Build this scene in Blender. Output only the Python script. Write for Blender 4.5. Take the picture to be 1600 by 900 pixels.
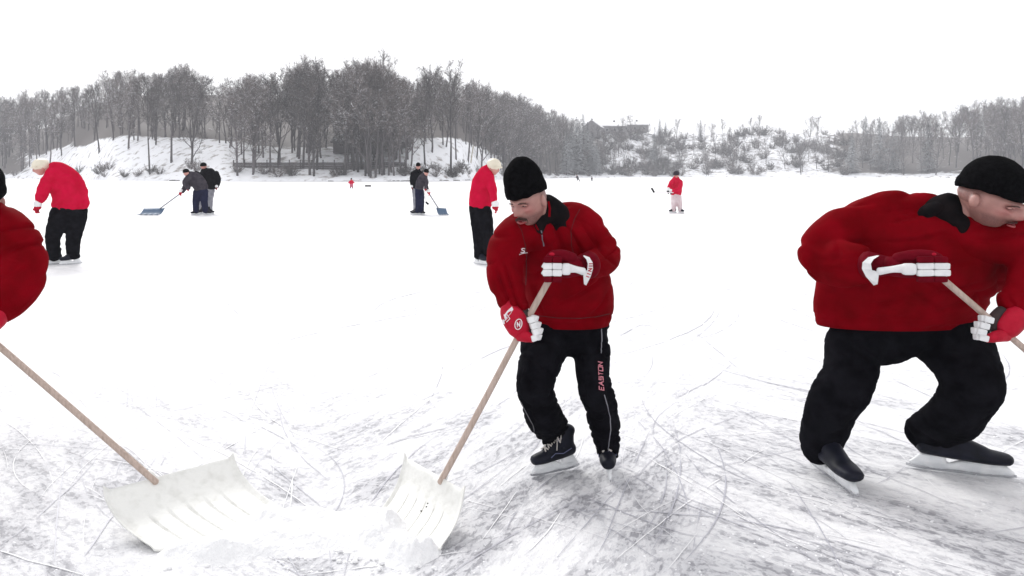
import bpy, bmesh, math, random
import numpy as np
from mathutils import Vector, Matrix, noise
from mathutils.bvhtree import BVHTree

# ------------------------------------------------------------------ start
for o in list(bpy.data.objects):
    bpy.data.objects.remove(o)
S = bpy.context.scene
COL = S.collection
R = math.radians
random.seed(7)

F = 1250.0      # focal length in photo pixels (1600 wide)
HZ = 272.0      # photo row of the horizon
CH = 1.5        # camera height
cam = bpy.data.cameras.new('camera')
camo = bpy.data.objects.new('camera', cam); COL.objects.link(camo)
camo.location = (0, 0, CH); camo.rotation_euler = (R(90), 0, 0)
cam.sensor_width = 36; cam.lens = 36*F/1600
cam.shift_y = -(450-HZ)/1600
cam.clip_end = 5000
S.camera = camo

w = bpy.data.worlds.new('World'); S.world = w; w.use_nodes = True
nt = w.node_tree; nt.nodes.clear()
out = nt.nodes.new('ShaderNodeOutputWorld'); bg = nt.nodes.new('ShaderNodeBackground')
sky = nt.nodes.new('ShaderNodeTexSky'); sky.sky_type = 'NISHITA'; sky.sun_disc = False
SUN_EL, SUN_AZ = 38, -28          # azimuth measured from +Y (behind the subject) towards -X
sky.sun_elevation = R(SUN_EL); sky.sun_rotation = R(SUN_AZ)
sky.dust_density = 4; sky.air_density = 1
hs = nt.nodes.new('ShaderNodeHueSaturation'); hs.inputs['Saturation'].default_value = 0.12
mx = nt.nodes.new('ShaderNodeMix'); mx.data_type = 'RGBA'; mx.inputs[0].default_value = 0.82
mx.inputs[7].default_value = (9.6, 9.6, 9.8, 1)     # even cloud cover
nt.links.new(sky.outputs[0], hs.inputs['Color']); nt.links.new(hs.outputs[0], mx.inputs[6])
nt.links.new(mx.outputs[2], bg.inputs[0]); bg.inputs[1].default_value = 0.12
nt.links.new(bg.outputs[0], out.inputs[0])

sl = bpy.data.lights.new('sun', 'SUN'); sl.energy = 2.0; sl.angle = R(24); sl.color = (1, .985, .96)
so = bpy.data.objects.new('sun', sl); COL.objects.link(so)
dv = Vector((-math.sin(R(-SUN_AZ))*math.cos(R(SUN_EL)), math.cos(R(SUN_AZ))*math.cos(R(SUN_EL)), math.sin(R(SUN_EL))))
so.rotation_euler = dv.to_track_quat('Z', 'Y').to_euler(); so.location = dv*50

S.view_settings.view_transform = 'Standard'; S.view_settings.look = 'None'
S.view_settings.gamma = 1; S.view_settings.use_curve_mapping = False
S.view_settings.exposure = 0.12
S.render.engine = 'CYCLES'
S.cycles.max_bounces = 6; S.cycles.volume_bounces = 1

# ------------------------------------------------------------------ materials
def mat(name, col, rough=.7, **k):
    m = bpy.data.materials.new(name); m.use_nodes = True
    b = m.node_tree.nodes['Principled BSDF']
    b.inputs['Base Color'].default_value = (*col, 1); b.inputs['Roughness'].default_value = rough
    for a, v in k.items():
        b.inputs[a.replace('_', ' ')].default_value = v
    return m

def N(m, typ, **k):
    n = m.node_tree.nodes.new(typ)
    for a, v in k.items(): setattr(n, a, v)
    return n
def L(m, a, b): m.node_tree.links.new(a, b)

def varied(name, c1, c2, scale=6, rough=.8, bump=0.0, bscale=60, detail=6, contrast=(.35, .65), aniso=None, **k):
    m = mat(name, c1, rough, **k); b = m.node_tree.nodes['Principled BSDF']
    tc = N(m, 'ShaderNodeTexCoord'); mp = N(m, 'ShaderNodeMapping'); L(m, tc.outputs['Object'], mp.inputs[0])
    if aniso: mp.inputs['Scale'].default_value = aniso
    n = N(m, 'ShaderNodeTexNoise'); n.inputs['Scale'].default_value = scale; n.inputs['Detail'].default_value = detail
    L(m, mp.outputs[0], n.inputs['Vector'])
    r = N(m, 'ShaderNodeValToRGB'); r.color_ramp.elements[0].position = contrast[0]; r.color_ramp.elements[1].position = contrast[1]
    r.color_ramp.elements[0].color = (*c1, 1); r.color_ramp.elements[1].color = (*c2, 1)
    L(m, n.outputs[0], r.inputs[0]); L(m, r.outputs[0], b.inputs['Base Color'])
    if bump:
        n2 = N(m, 'ShaderNodeTexNoise'); n2.inputs['Scale'].default_value = bscale; n2.inputs['Detail'].default_value = 4
        L(m, mp.outputs[0], n2.inputs['Vector'])
        bp = N(m, 'ShaderNodeBump'); bp.inputs['Strength'].default_value = bump; bp.inputs['Distance'].default_value = .01
        L(m, n2.outputs[0], bp.inputs['Height']); L(m, bp.outputs[0], b.inputs['Normal'])
    return m

def snowtop(m, lo=.45, hi=.8, col=(.86, .87, .9), nscale=2.0, amount=1.0):
    """real snow lying on upward faces of a material"""
    b = m.node_tree.nodes['Principled BSDF']
    src = b.inputs['Base Color'].links[0].from_socket if b.inputs['Base Color'].links else None
    g = N(m, 'ShaderNodeNewGeometry'); sp = N(m, 'ShaderNodeSeparateXYZ'); L(m, g.outputs['True Normal'], sp.inputs[0])
    n = N(m, 'ShaderNodeTexNoise'); n.inputs['Scale'].default_value = nscale; L(m, g.outputs['Position'], n.inputs['Vector'])
    ad = N(m, 'ShaderNodeMath', operation='MULTIPLY_ADD'); L(m, n.outputs[0], ad.inputs[0]); ad.inputs[1].default_value = .8
    ad.inputs[2].default_value = -.4
    a2 = N(m, 'ShaderNodeMath', operation='ADD'); ab = N(m, 'ShaderNodeMath', operation='ABSOLUTE'); L(m, sp.outputs[2], ab.inputs[0])
    L(m, ab.outputs[0], a2.inputs[0]); L(m, ad.outputs[0], a2.inputs[1])
    mr = N(m, 'ShaderNodeMapRange'); mr.inputs[1].default_value = lo; mr.inputs[2].default_value = hi; mr.inputs[4].default_value = amount
    L(m, a2.outputs[0], mr.inputs[0])
    mm = N(m, 'ShaderNodeMix', data_type='RGBA'); L(m, mr.outputs[0], mm.inputs[0])
    if src: L(m, src, mm.inputs[6])
    else: mm.inputs[6].default_value = b.inputs['Base Color'].default_value
    mm.inputs[7].default_value = (*col, 1)
    L(m, mm.outputs[2], b.inputs['Base Color'])
    return m

RED = varied('red_fabric', (.14, .0006, .003), (.21, .0011, .006), 9, .78, .35, 260, Sheen_Weight=.0, Sheen_Roughness=.4)
RED.node_tree.nodes['Principled BSDF'].inputs['Sheen Weight'].default_value = .0
RED.node_tree.nodes['Principled BSDF'].inputs['Sheen Tint'].default_value = (1, .12, .25, 1)
PINKRED = varied('crimson_fabric', (.46, .004, .030), (.56, .006, .045), 6, .8, .3, 120)
BLACK = varied('black_fabric', (.004, .004, .0055), (.009, .009, .012), 12, .85, .3, 200)
KNIT = varied('black_knit', (.0025, .0025, .003), (.007, .007, .008), 60, .95, .6, 220)
COLLAR = varied('collar_fabric', (.005, .005, .006), (.012, .009, .01), 20, .8, .3, 200)
GREYF = varied('grey_fabric', (.20, .20, .23), (.30, .30, .33), 8, .85)
CHARF = varied('charcoal_fabric', (.035, .030, .040), (.06, .055, .065), 8, .85)
NAVYF = varied('navy_fabric', (.012, .014, .035), (.02, .022, .05), 8, .85)
DKBLUE = varied('dark_skate_leather', (.006, .007, .012), (.012, .013, .024), 14, .5)
DKBLUE.node_tree.nodes['Principled BSDF'].inputs['Specular IOR Level'].default_value = .16
LACE = mat('lace', (.62, .58, .55), .8)
HOLDER = varied('skate_holder_plastic', (.72, .74, .76), (.82, .83, .84), 20, .35)
STEEL = mat('steel', (.55, .56, .58), .25, Metallic=.9)
GLRED = varied('glove_red', (.36, .004, .020), (.46, .007, .03), 20, .5, .2, 150)
GLDARK = varied('glove_dark_red', (.10, .002, .007), (.15, .004, .012), 20, .6, .2, 150)
GLWHITE = varied('glove_white', (.70, .70, .71), (.80, .80, .80), 24, .5, .2, 90)
GLPALM = varied('glove_palm', (.02, .012, .013), (.04, .02, .02), 20, .8)
WOODM = varied('ash_handle', (.38, .29, .24), (.49, .385, .33), 60, .6, .3, 90, aniso=(1.6, 1.6, .12), detail=9, contrast=(.36, .58))
PLASTIC = varied('shovel_plastic', (.70, .70, .665), (.80, .80, .77), 22, .45, .25, 70, contrast=(.30, .52), detail=9)
DIRT = mat('dark_speck', (.03, .03, .03), .8)
BLUEP = mat('blue_plastic', (.05, .10, .18), .5)
WHITEMARK = mat('white_mark', (.75, .70, .72), .6)
PINKMARK = mat('pink_mark', (.62, .22, .27), .6)
REDMARK = mat('red_mark', (.42, .01, .04), .6)
PIPING = mat('grey_piping', (.10, .10, .11), .7)
CREAM = varied('cream_helmet', (.66, .60, .48), (.74, .68, .56), 10, .4)
LIPM = mat('lips', (.33, .055, .06), .5)
MOUTH = mat('mouth_inside', (.16, .015, .022), .6)
HAIRM = varied('dark_hair', (.045, .022, .018), (.10, .05, .042), 90, .8)
EYEW = mat('eye_white', (.30, .24, .23), .35)
EYED = mat('eye_iris', (.03, .02, .02), .2)
SKINP = varied('plain_skin', (.46, .22, .19), (.55, .28, .24), 12, .55)

def skin_mat():
    m = mat('skin', (.62, .34, .28), .5); b = m.node_tree.nodes['Principled BSDF']
    b.inputs['Subsurface Weight'].default_value = .08; b.inputs['Subsurface Scale'].default_value = .01
    a = N(m, 'ShaderNodeAttribute', attribute_name='stubble_socket_shade'); c = N(m, 'ShaderNodeAttribute', attribute_name='blush_socket_shade')
    tc = N(m, 'ShaderNodeTexCoord'); n = N(m, 'ShaderNodeTexNoise'); n.inputs['Scale'].default_value = 260
    L(m, tc.outputs['Object'], n.inputs['Vector'])
    n3 = N(m, 'ShaderNodeTexNoise'); n3.inputs['Scale'].default_value = 28; L(m, tc.outputs['Object'], n3.inputs['Vector'])
    base = N(m, 'ShaderNodeMix', data_type='RGBA'); base.inputs[6].default_value = (.30, .14, .12, 1); base.inputs[7].default_value = (.47, .25, .215, 1)
    L(m, n3.outputs[0], base.inputs[0])
    m1 = N(m, 'ShaderNodeMix', data_type='RGBA'); L(m, c.outputs['Fac'], m1.inputs[0]); L(m, base.outputs[2], m1.inputs[6]); m1.inputs[7].default_value = (.42, .10, .10, 1)
    mu = N(m, 'ShaderNodeMath', operation='MULTIPLY'); L(m, a.outputs['Fac'], mu.inputs[0])
    mr = N(m, 'ShaderNodeMapRange'); mr.inputs[1].default_value = .3; mr.inputs[2].default_value = .6; mr.inputs[3].default_value = .4; L(m, n.outputs[0], mr.inputs[0])
    L(m, mr.outputs[0], mu.inputs[1])
    m2 = N(m, 'ShaderNodeMix', data_type='RGBA'); L(m, mu.outputs[0], m2.inputs[0]); L(m, m1.outputs[2], m2.inputs[6]); m2.inputs[7].default_value = (.15, .065, .058, 1)
    L(m, m2.outputs[2], b.inputs['Base Color'])
    return m
SKIN = skin_mat()

for m_ in (GLRED,): m_.node_tree.nodes['Principled BSDF'].inputs['Specular IOR Level'].default_value = .12
for m_ in (RED, PINKRED, BLACK, KNIT, COLLAR, GREYF, CHARF, NAVYF, GLDARK):
    m_.node_tree.nodes['Principled BSDF'].inputs['Specular IOR Level'].default_value = .02
# ------------------------------------------------------------------ mesh helpers
class MB:
    def __init__(s): s.v = []; s.f = []
    def add(s, v, f):
        o = len(s.v); s.v += [tuple(p) for p in v]; s.f += [tuple(i+o for i in q) for q in f]; return s
    def mesh(s, name='m'):
        me = bpy.data.meshes.new(name); me.from_pydata(s.v, [], s.f); me.update(); return me

def tag(o, label=None, cat=None, group=None, kind=None):
    if label: o['label'] = label
    if cat: o['category'] = cat
    if group: o['group'] = group
    if kind: o['kind'] = kind
    return o

def fixn(me):
    bm = bmesh.new(); bm.from_mesh(me); bmesh.ops.recalc_face_normals(bm, faces=bm.faces); bm.to_mesh(me); bm.free()

def link(name, me, m, parent=None, smooth=True, normals=True):
    """link a mesh given in world coordinates as ONE object; under a parent its coordinates become local"""
    if normals: fixn(me)
    me.materials.clear(); me.materials.append(m)
    if smooth: me.polygons.foreach_set('use_smooth', [True]*len(me.polygons))
    o = bpy.data.objects.new(name, me); COL.objects.link(o)
    if parent:
        o.parent = parent
        M = wm(parent).inverted(); me.transform(M)
    return o
_W = {}
def wm(o):
    M = Matrix.Translation(o.location) @ o.rotation_euler.to_matrix().to_4x4()
    return (wm(o.parent) @ M) if o.parent else M
def empty(name, loc, label=None, cat=None, group=None, kind=None):
    o = bpy.data.objects.new(name, None); COL.objects.link(o); o.location = loc; o.empty_display_size = .2
    return tag(o, label, cat, group, kind)

def resample(pts, vals, k=5):
    P_ = [np.array(p, float) for p in pts]; n = len(P_)
    if n < 3: k = max(k, 5)
    op, ov = [], []
    V_ = [np.array(v, float) for v in vals]
    def cr(A, i, t):
        a = A[max(i-1, 0)]; b = A[i]; c = A[i+1]; d = A[min(i+2, n-1)]
        return .5*((2*b)+(-a+c)*t+(2*a-5*b+4*c-d)*t*t+(-a+3*b-3*c+d)*t**3)
    for i in range(n-1):
        for j in range(k):
            t = j/k; op.append(cr(P_, i, t)); ov.append(cr(V_, i, t))
    op.append(P_[-1]); ov.append(V_[-1])
    return op, ov

def tube(mb, pts, rad, seg=20, k=5, ref=(0, 1, 0), cap=True):
    """pts world points, rad list of (a across the picture, b along depth)"""
    rad = [(r, r) if isinstance(r, (int, float)) else r for r in rad]
    pts, rad = resample(pts, rad, k)
    pts = [Vector(p) for p in pts]; n = len(pts); rings = []
    ref = Vector(ref)
    for i, p in enumerate(pts):
        t = (pts[min(i+1, n-1)]-pts[max(i-1, 0)]).normalized()
        s = t.cross(ref)
        if s.length < .15: s = t.cross(Vector((1, 0, 0)))
        s.normalize(); d = s.cross(t).normalized()
        rings.append((p, t, s, d, rad[i][0], rad[i][1]))
    full = []
    if cap:
        p, t, s, d, a, b = rings[0]; m = min(a, b)
        for q in (80, 55, 28): full.append((p-t*m*.8*math.sin(R(q)), s, d, a*math.cos(R(q)), b*math.cos(R(q))))
    for p, t, s, d, a, b in rings: full.append((p, s, d, a, b))
    if cap:
        p, t, s, d, a, b = rings[-1]; m = min(a, b)
        for q in (28, 55, 80): full.append((p+t*m*.8*math.sin(R(q)), s, d, a*math.cos(R(q)), b*math.cos(R(q))))
    v, f = [], []
    for p, s, d, a, b in full:
        for j in range(seg):
            an = 2*math.pi*j/seg; v.append(p+s*a*math.cos(an)+d*b*math.sin(an))
    for i in range(len(full)-1):
        for j in range(seg):
            q = (j+1) % seg; f.append((i*seg+j, i*seg+q, (i+1)*seg+q, (i+1)*seg+j))
    f.append(tuple(range(seg))); f.append(tuple(range((len(full)-1)*seg, len(full)*seg))[::-1])
    mb.add(v, f); return mb

def ellipsoid(mb, c, r, M=None, su=20, sv=12):
    v = [Vector((0, 0, 1))]; f = []
    for i in range(1, sv):
        th = math.pi*i/sv
        for j in range(su):
            ph = 2*math.pi*j/su; v.append(Vector((math.sin(th)*math.cos(ph), math.sin(th)*math.sin(ph), math.cos(th))))
    v.append(Vector((0, 0, -1)))
    for j in range(su): f.append((0, 1+j, 1+(j+1) % su))
    for i in range(sv-2):
        for j in range(su):
            a = 1+i*su+j; b = 1+i*su+(j+1) % su; f.append((a, a+su, b+su, b))
    for j in range(su): f.append((len(v)-1, 1+(sv-2)*su+(j+1) % su, 1+(sv-2)*su+j))
    if isinstance(r, (int, float)): r = (r, r, r)
    vv = []
    for p in v:
        q = Vector((p.x*r[0], p.y*r[1], p.z*r[2]))
        if M: q = M @ q
        vv.append(q+Vector(c))
    return mb.add(vv, f)

def rbox(mb, c, ax, h, e=2.6, su=16, sv=10):
    """rounded (superellipsoid) box; ax three axis vectors, h half sizes"""
    def sp(x): return math.copysign(abs(x)**(2/e), x)
    v, f = [], []
    ax = [Vector(a) for a in ax]; c = Vector(c)
    for i in range(sv+1):
        th = -math.pi/2+math.pi*i/sv
        for j in range(su):
            ph = 2*math.pi*(j+.5)/su
            x = sp(math.cos(th))*sp(math.cos(ph)); y = sp(math.cos(th))*sp(math.sin(ph)); z = sp(math.sin(th))
            v.append(c+ax[0]*h[0]*x+ax[1]*h[1]*y+ax[2]*h[2]*z)
    for i in range(sv):
        for j in range(su):
            q = (j+1) % su; f.append((i*su+j, i*su+q, (i+1)*su+q, (i+1)*su+j))
    mb.add(v, f); return mb

def box(mb, c, h, rz=0):
    M = Matrix.Rotation(rz, 3, 'Z'); v = []
    for x in (-1, 1):
        for y in (-1, 1):
            for z in (-1, 1): v.append(Vector(c)+M @ Vector((x*h[0], y*h[1], z*h[2])))
    return mb.add(v, [(0, 1, 3, 2), (4, 6, 7, 5), (0, 4, 5, 1), (2, 3, 7, 6), (0, 2, 6, 4), (1, 5, 7, 3)])

def remesh(mb, voxel, smooth=3):
    me = mb.mesh(); fixn(me)
    o = bpy.data.objects.new('tmp', me); COL.objects.link(o)
    r = o.modifiers.new('r', 'REMESH'); r.mode = 'VOXEL'; r.voxel_size = voxel
    if smooth:
        s = o.modifiers.new('s', 'SMOOTH'); s.iterations = smooth; s.factor = .5
    dg = bpy.context.evaluated_depsgraph_get()
    n = bpy.data.meshes.new_from_object(o.evaluated_get(dg))
    bpy.data.objects.remove(o); bpy.data.meshes.remove(me)
    return n

def wrinkle(me, fn):
    me.update(); vs = me.vertices; nn = [v.normal.copy() for v in vs]
    for i, v in enumerate(vs):
        v.co = v.co+nn[i]*fn(v.co, nn[i])
    me.update(); return me

# ------------------------------------------------------------------ figure context: where a photo pixel lies in the place
class Ctx:
    def __init__(s, mp=lambda x: x, k=1.0, sg=1): s.mp = mp; s.k = k; s.sg = sg
    def P(s, px, py, Y):
        return Vector(((s.mp(px)-800)/F*Y, Y, CH-(py-HZ)/F*Y))
    def sub(s, c, k):
        if s.sg == 1 and s.k == 1: return s
        b = s.mp(c); sg = s.sg
        return Ctx(lambda x: b+sg*k*(x-c), s.k, sg)
    def tube(s, mb, rows, kk=None, **kw):
        """rows (px, py, Y, half width px, half depth px)"""
        kk = (s.k if kk is None else (kk if s.sg == -1 else 1.0))
        kd = 1+(kk-1)*.25
        pts = [s.P(r[0], r[1], r[2]) for r in rows]
        rad = [(r[3]*kk*r[2]/F, (r[4] if len(r) > 4 else r[3])*kd*r[2]/F) for r in rows]
        return tube(mb, pts, rad, **kw)
CEN = Ctx()
LFT = Ctx(lambda x: 547-(x-547)*2.15, 1.7, -1)
RGT = Ctx(lambda x: 1054+(1054-x)*2.15, 1.7, -1)

# ================================================================== SETTING
def src(px):
    if px < 547: return min(547+(547-px)/2.15, 860)
    if px > 1054: return max(1054-(px-1054)/2.15, 780)
    return px
def ip(x, xs, ys): return float(np.interp(x, xs, ys))
SHX = [547, 640, 720, 770, 830, 900, 1054]; SHY = [166, 168, 185, 250, 320, 350, 375]
def shore(px): return ip(src(px), SHX, SHY)
CRX = [547, 600, 640, 700, 740, 770, 800, 830, 870, 900, 925, 950, 1000, 1054]
CRP = [236, 232, 220, 214, 226, 240, 238, 232, 226, 216, 211, 208, 207, 211]
CWX = [547, 700, 770, 900, 1054]; CWD = [26, 26, 40, 70, 95]
TPX = [547, 565, 585, 600, 620, 645, 660, 672, 685, 700, 712, 730, 760, 800, 830, 860, 885, 900, 925, 940, 960, 975, 1000, 1012, 1030, 1045, 1054]
TPY = [104, 110, 92, 112, 122, 126, 112, 98, 112, 116, 100, 126, 136, 146, 157, 168, 180, 186, 190, 198, 190, 200, 203, 186, 184, 196, 202]
def crest(px):
    s_ = src(px); D = shore(px)+ip(s_, CWX, CWD)
    return D, 1.5+(HZ-ip(s_, CRX, CRP))/F*D
def hgt(x, y):
    """terrain height at a point of the place"""
    px = 800+F*x/max(y, 1); px = max(-900, min(2500, px))
    Y0 = shore(px); D, H = crest(px)
    d = y-Y0
    if d <= 0: return -1.5
    t = min(1, d/(D-Y0)); t2 = t*t*(3-2*t)
    bank = .55*min(1, d/1.6)
    n = noise.noise(Vector((x*.05, y*.05, 0)))*1.4+noise.noise(Vector((x*.2, y*.2, 3)))*.5
    s_ = src(px); back = ip(s_, [547, 740, 800, 930, 940, 1054], [.30, .28, .16, .06, -.02, -.02])
    return bank+(H-.55)*(.35*t+.65*t2)+n*min(1, d/12)*.9+min(60, max(0, y-D))*back

def ice_mat():
    m = mat('snowy_ice', (.86, .87, .89), .55); b = m.node_tree.nodes['Principled BSDF']
    tc = N(m, 'ShaderNodeTexCoord'); P0 = tc.outputs['Object']
    sx = N(m, 'ShaderNodeSeparateXYZ'); L(m, P0, sx.inputs[0])
    def maprange(src_, a, b_, c=0, d=1, smooth=True):
        r = N(m, 'ShaderNodeMapRange'); r.interpolation_type = 'SMOOTHSTEP' if smooth else 'LINEAR'
        r.inputs[1].default_value = a; r.inputs[2].default_value = b_; r.inputs[3].default_value = c; r.inputs[4].default_value = d
        L(m, src_, r.inputs[0]); return r.outputs[0]
    def math_(op, a, b_=None, c=None):
        n = N(m, 'ShaderNodeMath', operation=op)
        for i, v in enumerate((a, b_, c)):
            if v is None: continue
            if isinstance(v, (int, float)): n.inputs[i].default_value = v
            else: L(m, v, n.inputs[i])
        return n.outputs[0]
    ang_c = R(-(90-66)); 
    def streaky(rot, sc, stretch, detail=6, dist=0., rough=.55, off=0):
        mp = N(m, 'ShaderNodeMapping'); mp.vector_type = 'TEXTURE'
        mp.inputs['Rotation'].default_value = (0, 0, rot); mp.inputs['Scale'].default_value = (1, stretch, 1)
        mp.inputs['Location'].default_value = (off, off*.7, 0)
        L(m, P0, mp.inputs[0])
        n = N(m, 'ShaderNodeTexNoise'); n.inputs['Scale'].default_value = sc; n.inputs['Detail'].default_value = detail
        n.inputs['Roughness'].default_value = rough; n.inputs['Distortion'].default_value = dist
        L(m, mp.outputs[0], n.inputs['Vector']); return n.outputs[0]
    # centre of the lake: sweeps run one way; at the sides they run the other way
    ax = math_('ABSOLUTE', math_('SUBTRACT', sx.outputs[0], math_('MULTIPLY', sx.outputs[1], 0.0)))
    ratio = math_('DIVIDE', sx.outputs[0], math_('ADD', sx.outputs[1], .01))
    side = math_('MAXIMUM', maprange(ratio, .17, .30), maprange(ratio, -.19, -.30))
    def both(sc, st, **k):
        a = streaky(ang_c, sc, st, **k); c = streaky(-ang_c*1.9, sc, st*.8, **k)
        mm = N(m, 'ShaderNodeMix'); mm.data_type = 'FLOAT'; L(m, side, mm.inputs[0]); L(m, a, mm.inputs[2]); L(m, c, mm.inputs[3]); return mm.outputs[0]
    broad = both(2.3, 5.5, detail=5, dist=.5)
    mid = both(9., 4.5, detail=7, dist=.35, off=3)
    fine = both(34., 2.2, detail=5, dist=.45, rough=.66, off=7)
    crumb = streaky(.1, 85., 1.0, detail=3)
    near = maprange(sx.outputs[1], 6.6, 3.0)            # swept, worn ice round the shovellers; whitening beyond is overexposure put in the colour
    far = maprange(sx.outputs[1], 24., 6.)
    g1 = maprange(broad, .38, .60); g2 = maprange(mid, .40, .64); g3 = maprange(fine, .47, .60)
    wear = math_('MULTIPLY', math_('MULTIPLY', math_('ADD', math_('MULTIPLY', g1, .85), .28), math_('ADD', math_('MULTIPLY', g2, .75), .35)), math_('ADD', math_('MULTIPLY', g3, .75), .42))
    wear = math_('MULTIPLY', wear, math_('ADD', math_('MULTIPLY', near, .80), math_('MULTIPLY', far, .30)))
    # skate lines: arcs of large circles, broken up
    lines = None
    for i, (cx, cy, sc, th, seed) in enumerate([(4.2, 1.0, 1.05, .9965, 0), (-6, 3.5, .9, .9968, 5), (2.5, -6, .75, .9972, 9), (9, 7, .8, .997, 13), (-3, 12, .7, .997, 17), (-14, -4, 1.1, .9975, 21), (14, -2, 1.2, .9975, 29)]):
        mp = N(m, 'ShaderNodeMapping'); mp.inputs['Location'].default_value = (-cx, -cy, 0); L(m, P0, mp.inputs[0])
        wv = N(m, 'ShaderNodeTexWave', wave_type='RINGS', rings_direction='Z', wave_profile='SIN'); wv.inputs['Scale'].default_value = sc
        wv.inputs['Distortion'].default_value = .8; wv.inputs['Detail'].default_value = 1; wv.inputs['Detail Scale'].default_value = .35
        wv.inputs['Phase Offset'].default_value = seed
        L(m, mp.outputs[0], wv.inputs['Vector'])
        l = maprange(wv.outputs['Fac'], th, .9997)
        br = streaky(seed, 1.3, 1.5, detail=2, off=seed); l = math_('MULTIPLY', l, maprange(br, .52, .64))
        lines = l if lines is None else math_('MAXIMUM', lines, l)
    lines = math_('MULTIPLY', lines, math_('MULTIPLY', far, .12))
    wear2 = math_('MINIMUM', math_('ADD', wear, math_('MULTIPLY', lines, .45)), 1)
    cr = N(m, 'ShaderNodeValToRGB'); e = cr.color_ramp.elements
    e[0].position = 0; e[0].color = (.82, .82, .83, 1); e[1].position = 1; e[1].color = (.30, .30, .325, 1)
    k_ = cr.color_ramp.elements.new(.42); k_.color = (.56, .56, .585, 1)
    L(m, wear2, cr.inputs[0]); L(m, cr.outputs[0], b.inputs['Base Color'])
    rr = maprange(wear, 0, 1, .75, .42, False); L(m, rr, b.inputs['Roughness'])
    b.inputs['Specular IOR Level'].default_value = .2
    hh = math_('SUBTRACT', math_('ADD', math_('MULTIPLY', mid, .7), math_('ADD', math_('MULTIPLY', fine, .35), math_('MULTIPLY', crumb, .14))), math_('MULTIPLY', lines, .12))
    bp = N(m, 'ShaderNodeBump'); bp.inputs['Distance'].default_value = .035; L(m, hh, bp.inputs['Height'])
    L(m, math_('ADD', math_('MULTIPLY', near, .75), .08), bp.inputs['Strength']); L(m, bp.outputs[0], b.inputs['Normal'])
    return m
ICE = ice_mat()

def streak_h(x, y):
    a = R(24)
    if abs(x/max(y, .1)) > .24: a = -R(44)
    u = x*math.cos(a)-y*math.sin(a); v = x*math.sin(a)+y*math.cos(a)
    h = noise.noise(Vector((u*3.2, v*.8, 0)))*.010+noise.noise(Vector((u*9, v*3, 4)))*.006+noise.noise(Vector((u*26, v*12, 8)))*.003
    return h
def build_ice():
    ys = [-60, -20, -5, 0, 1.5]; y = 2.2
    while y < 14: ys.append(y); y += .0065*y
    ys += [16, 20, 30, 60, 120, 200, 300, 420, 700]
    xs = [-900, -400, -150, -60, -25, -14, -10, -7]+[-5+i*.035 for i in range(286)]+[7, 10, 14, 25, 60, 150, 400, 900]
    v = []; nx = len(xs)
    for yy in ys:
        fade = max(0, min(1, (13-yy)/6)) if 1.9 < yy < 14 else 0
        for x in xs:
            z = 0
            if fade and -5.1 < x < 5.2: z = streak_h(x, yy)*fade*min(1, (5.1-abs(x))*2)
            v.append((x, yy, z))
    f = [(j*nx+i, j*nx+i+1, (j+1)*nx+i+1, (j+1)*nx+i) for j in range(len(ys)-1) for i in range(nx-1)]
    mb = MB(); mb.v = v; mb.f = f
    tag(link('frozen_lake', mb.mesh('frozen_lake'), ICE, normals=False), 'frozen lake surface of packed snow and scratched grey ice', kind='structure')
build_ice()
def ice_z(x, y):
    fade = max(0, min(1, (13-y)/6)) if y < 14 else 0
    return streak_h(x, y)*fade*max(0, min(1, (5.1-abs(x))*2)) if fade else 0
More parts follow.
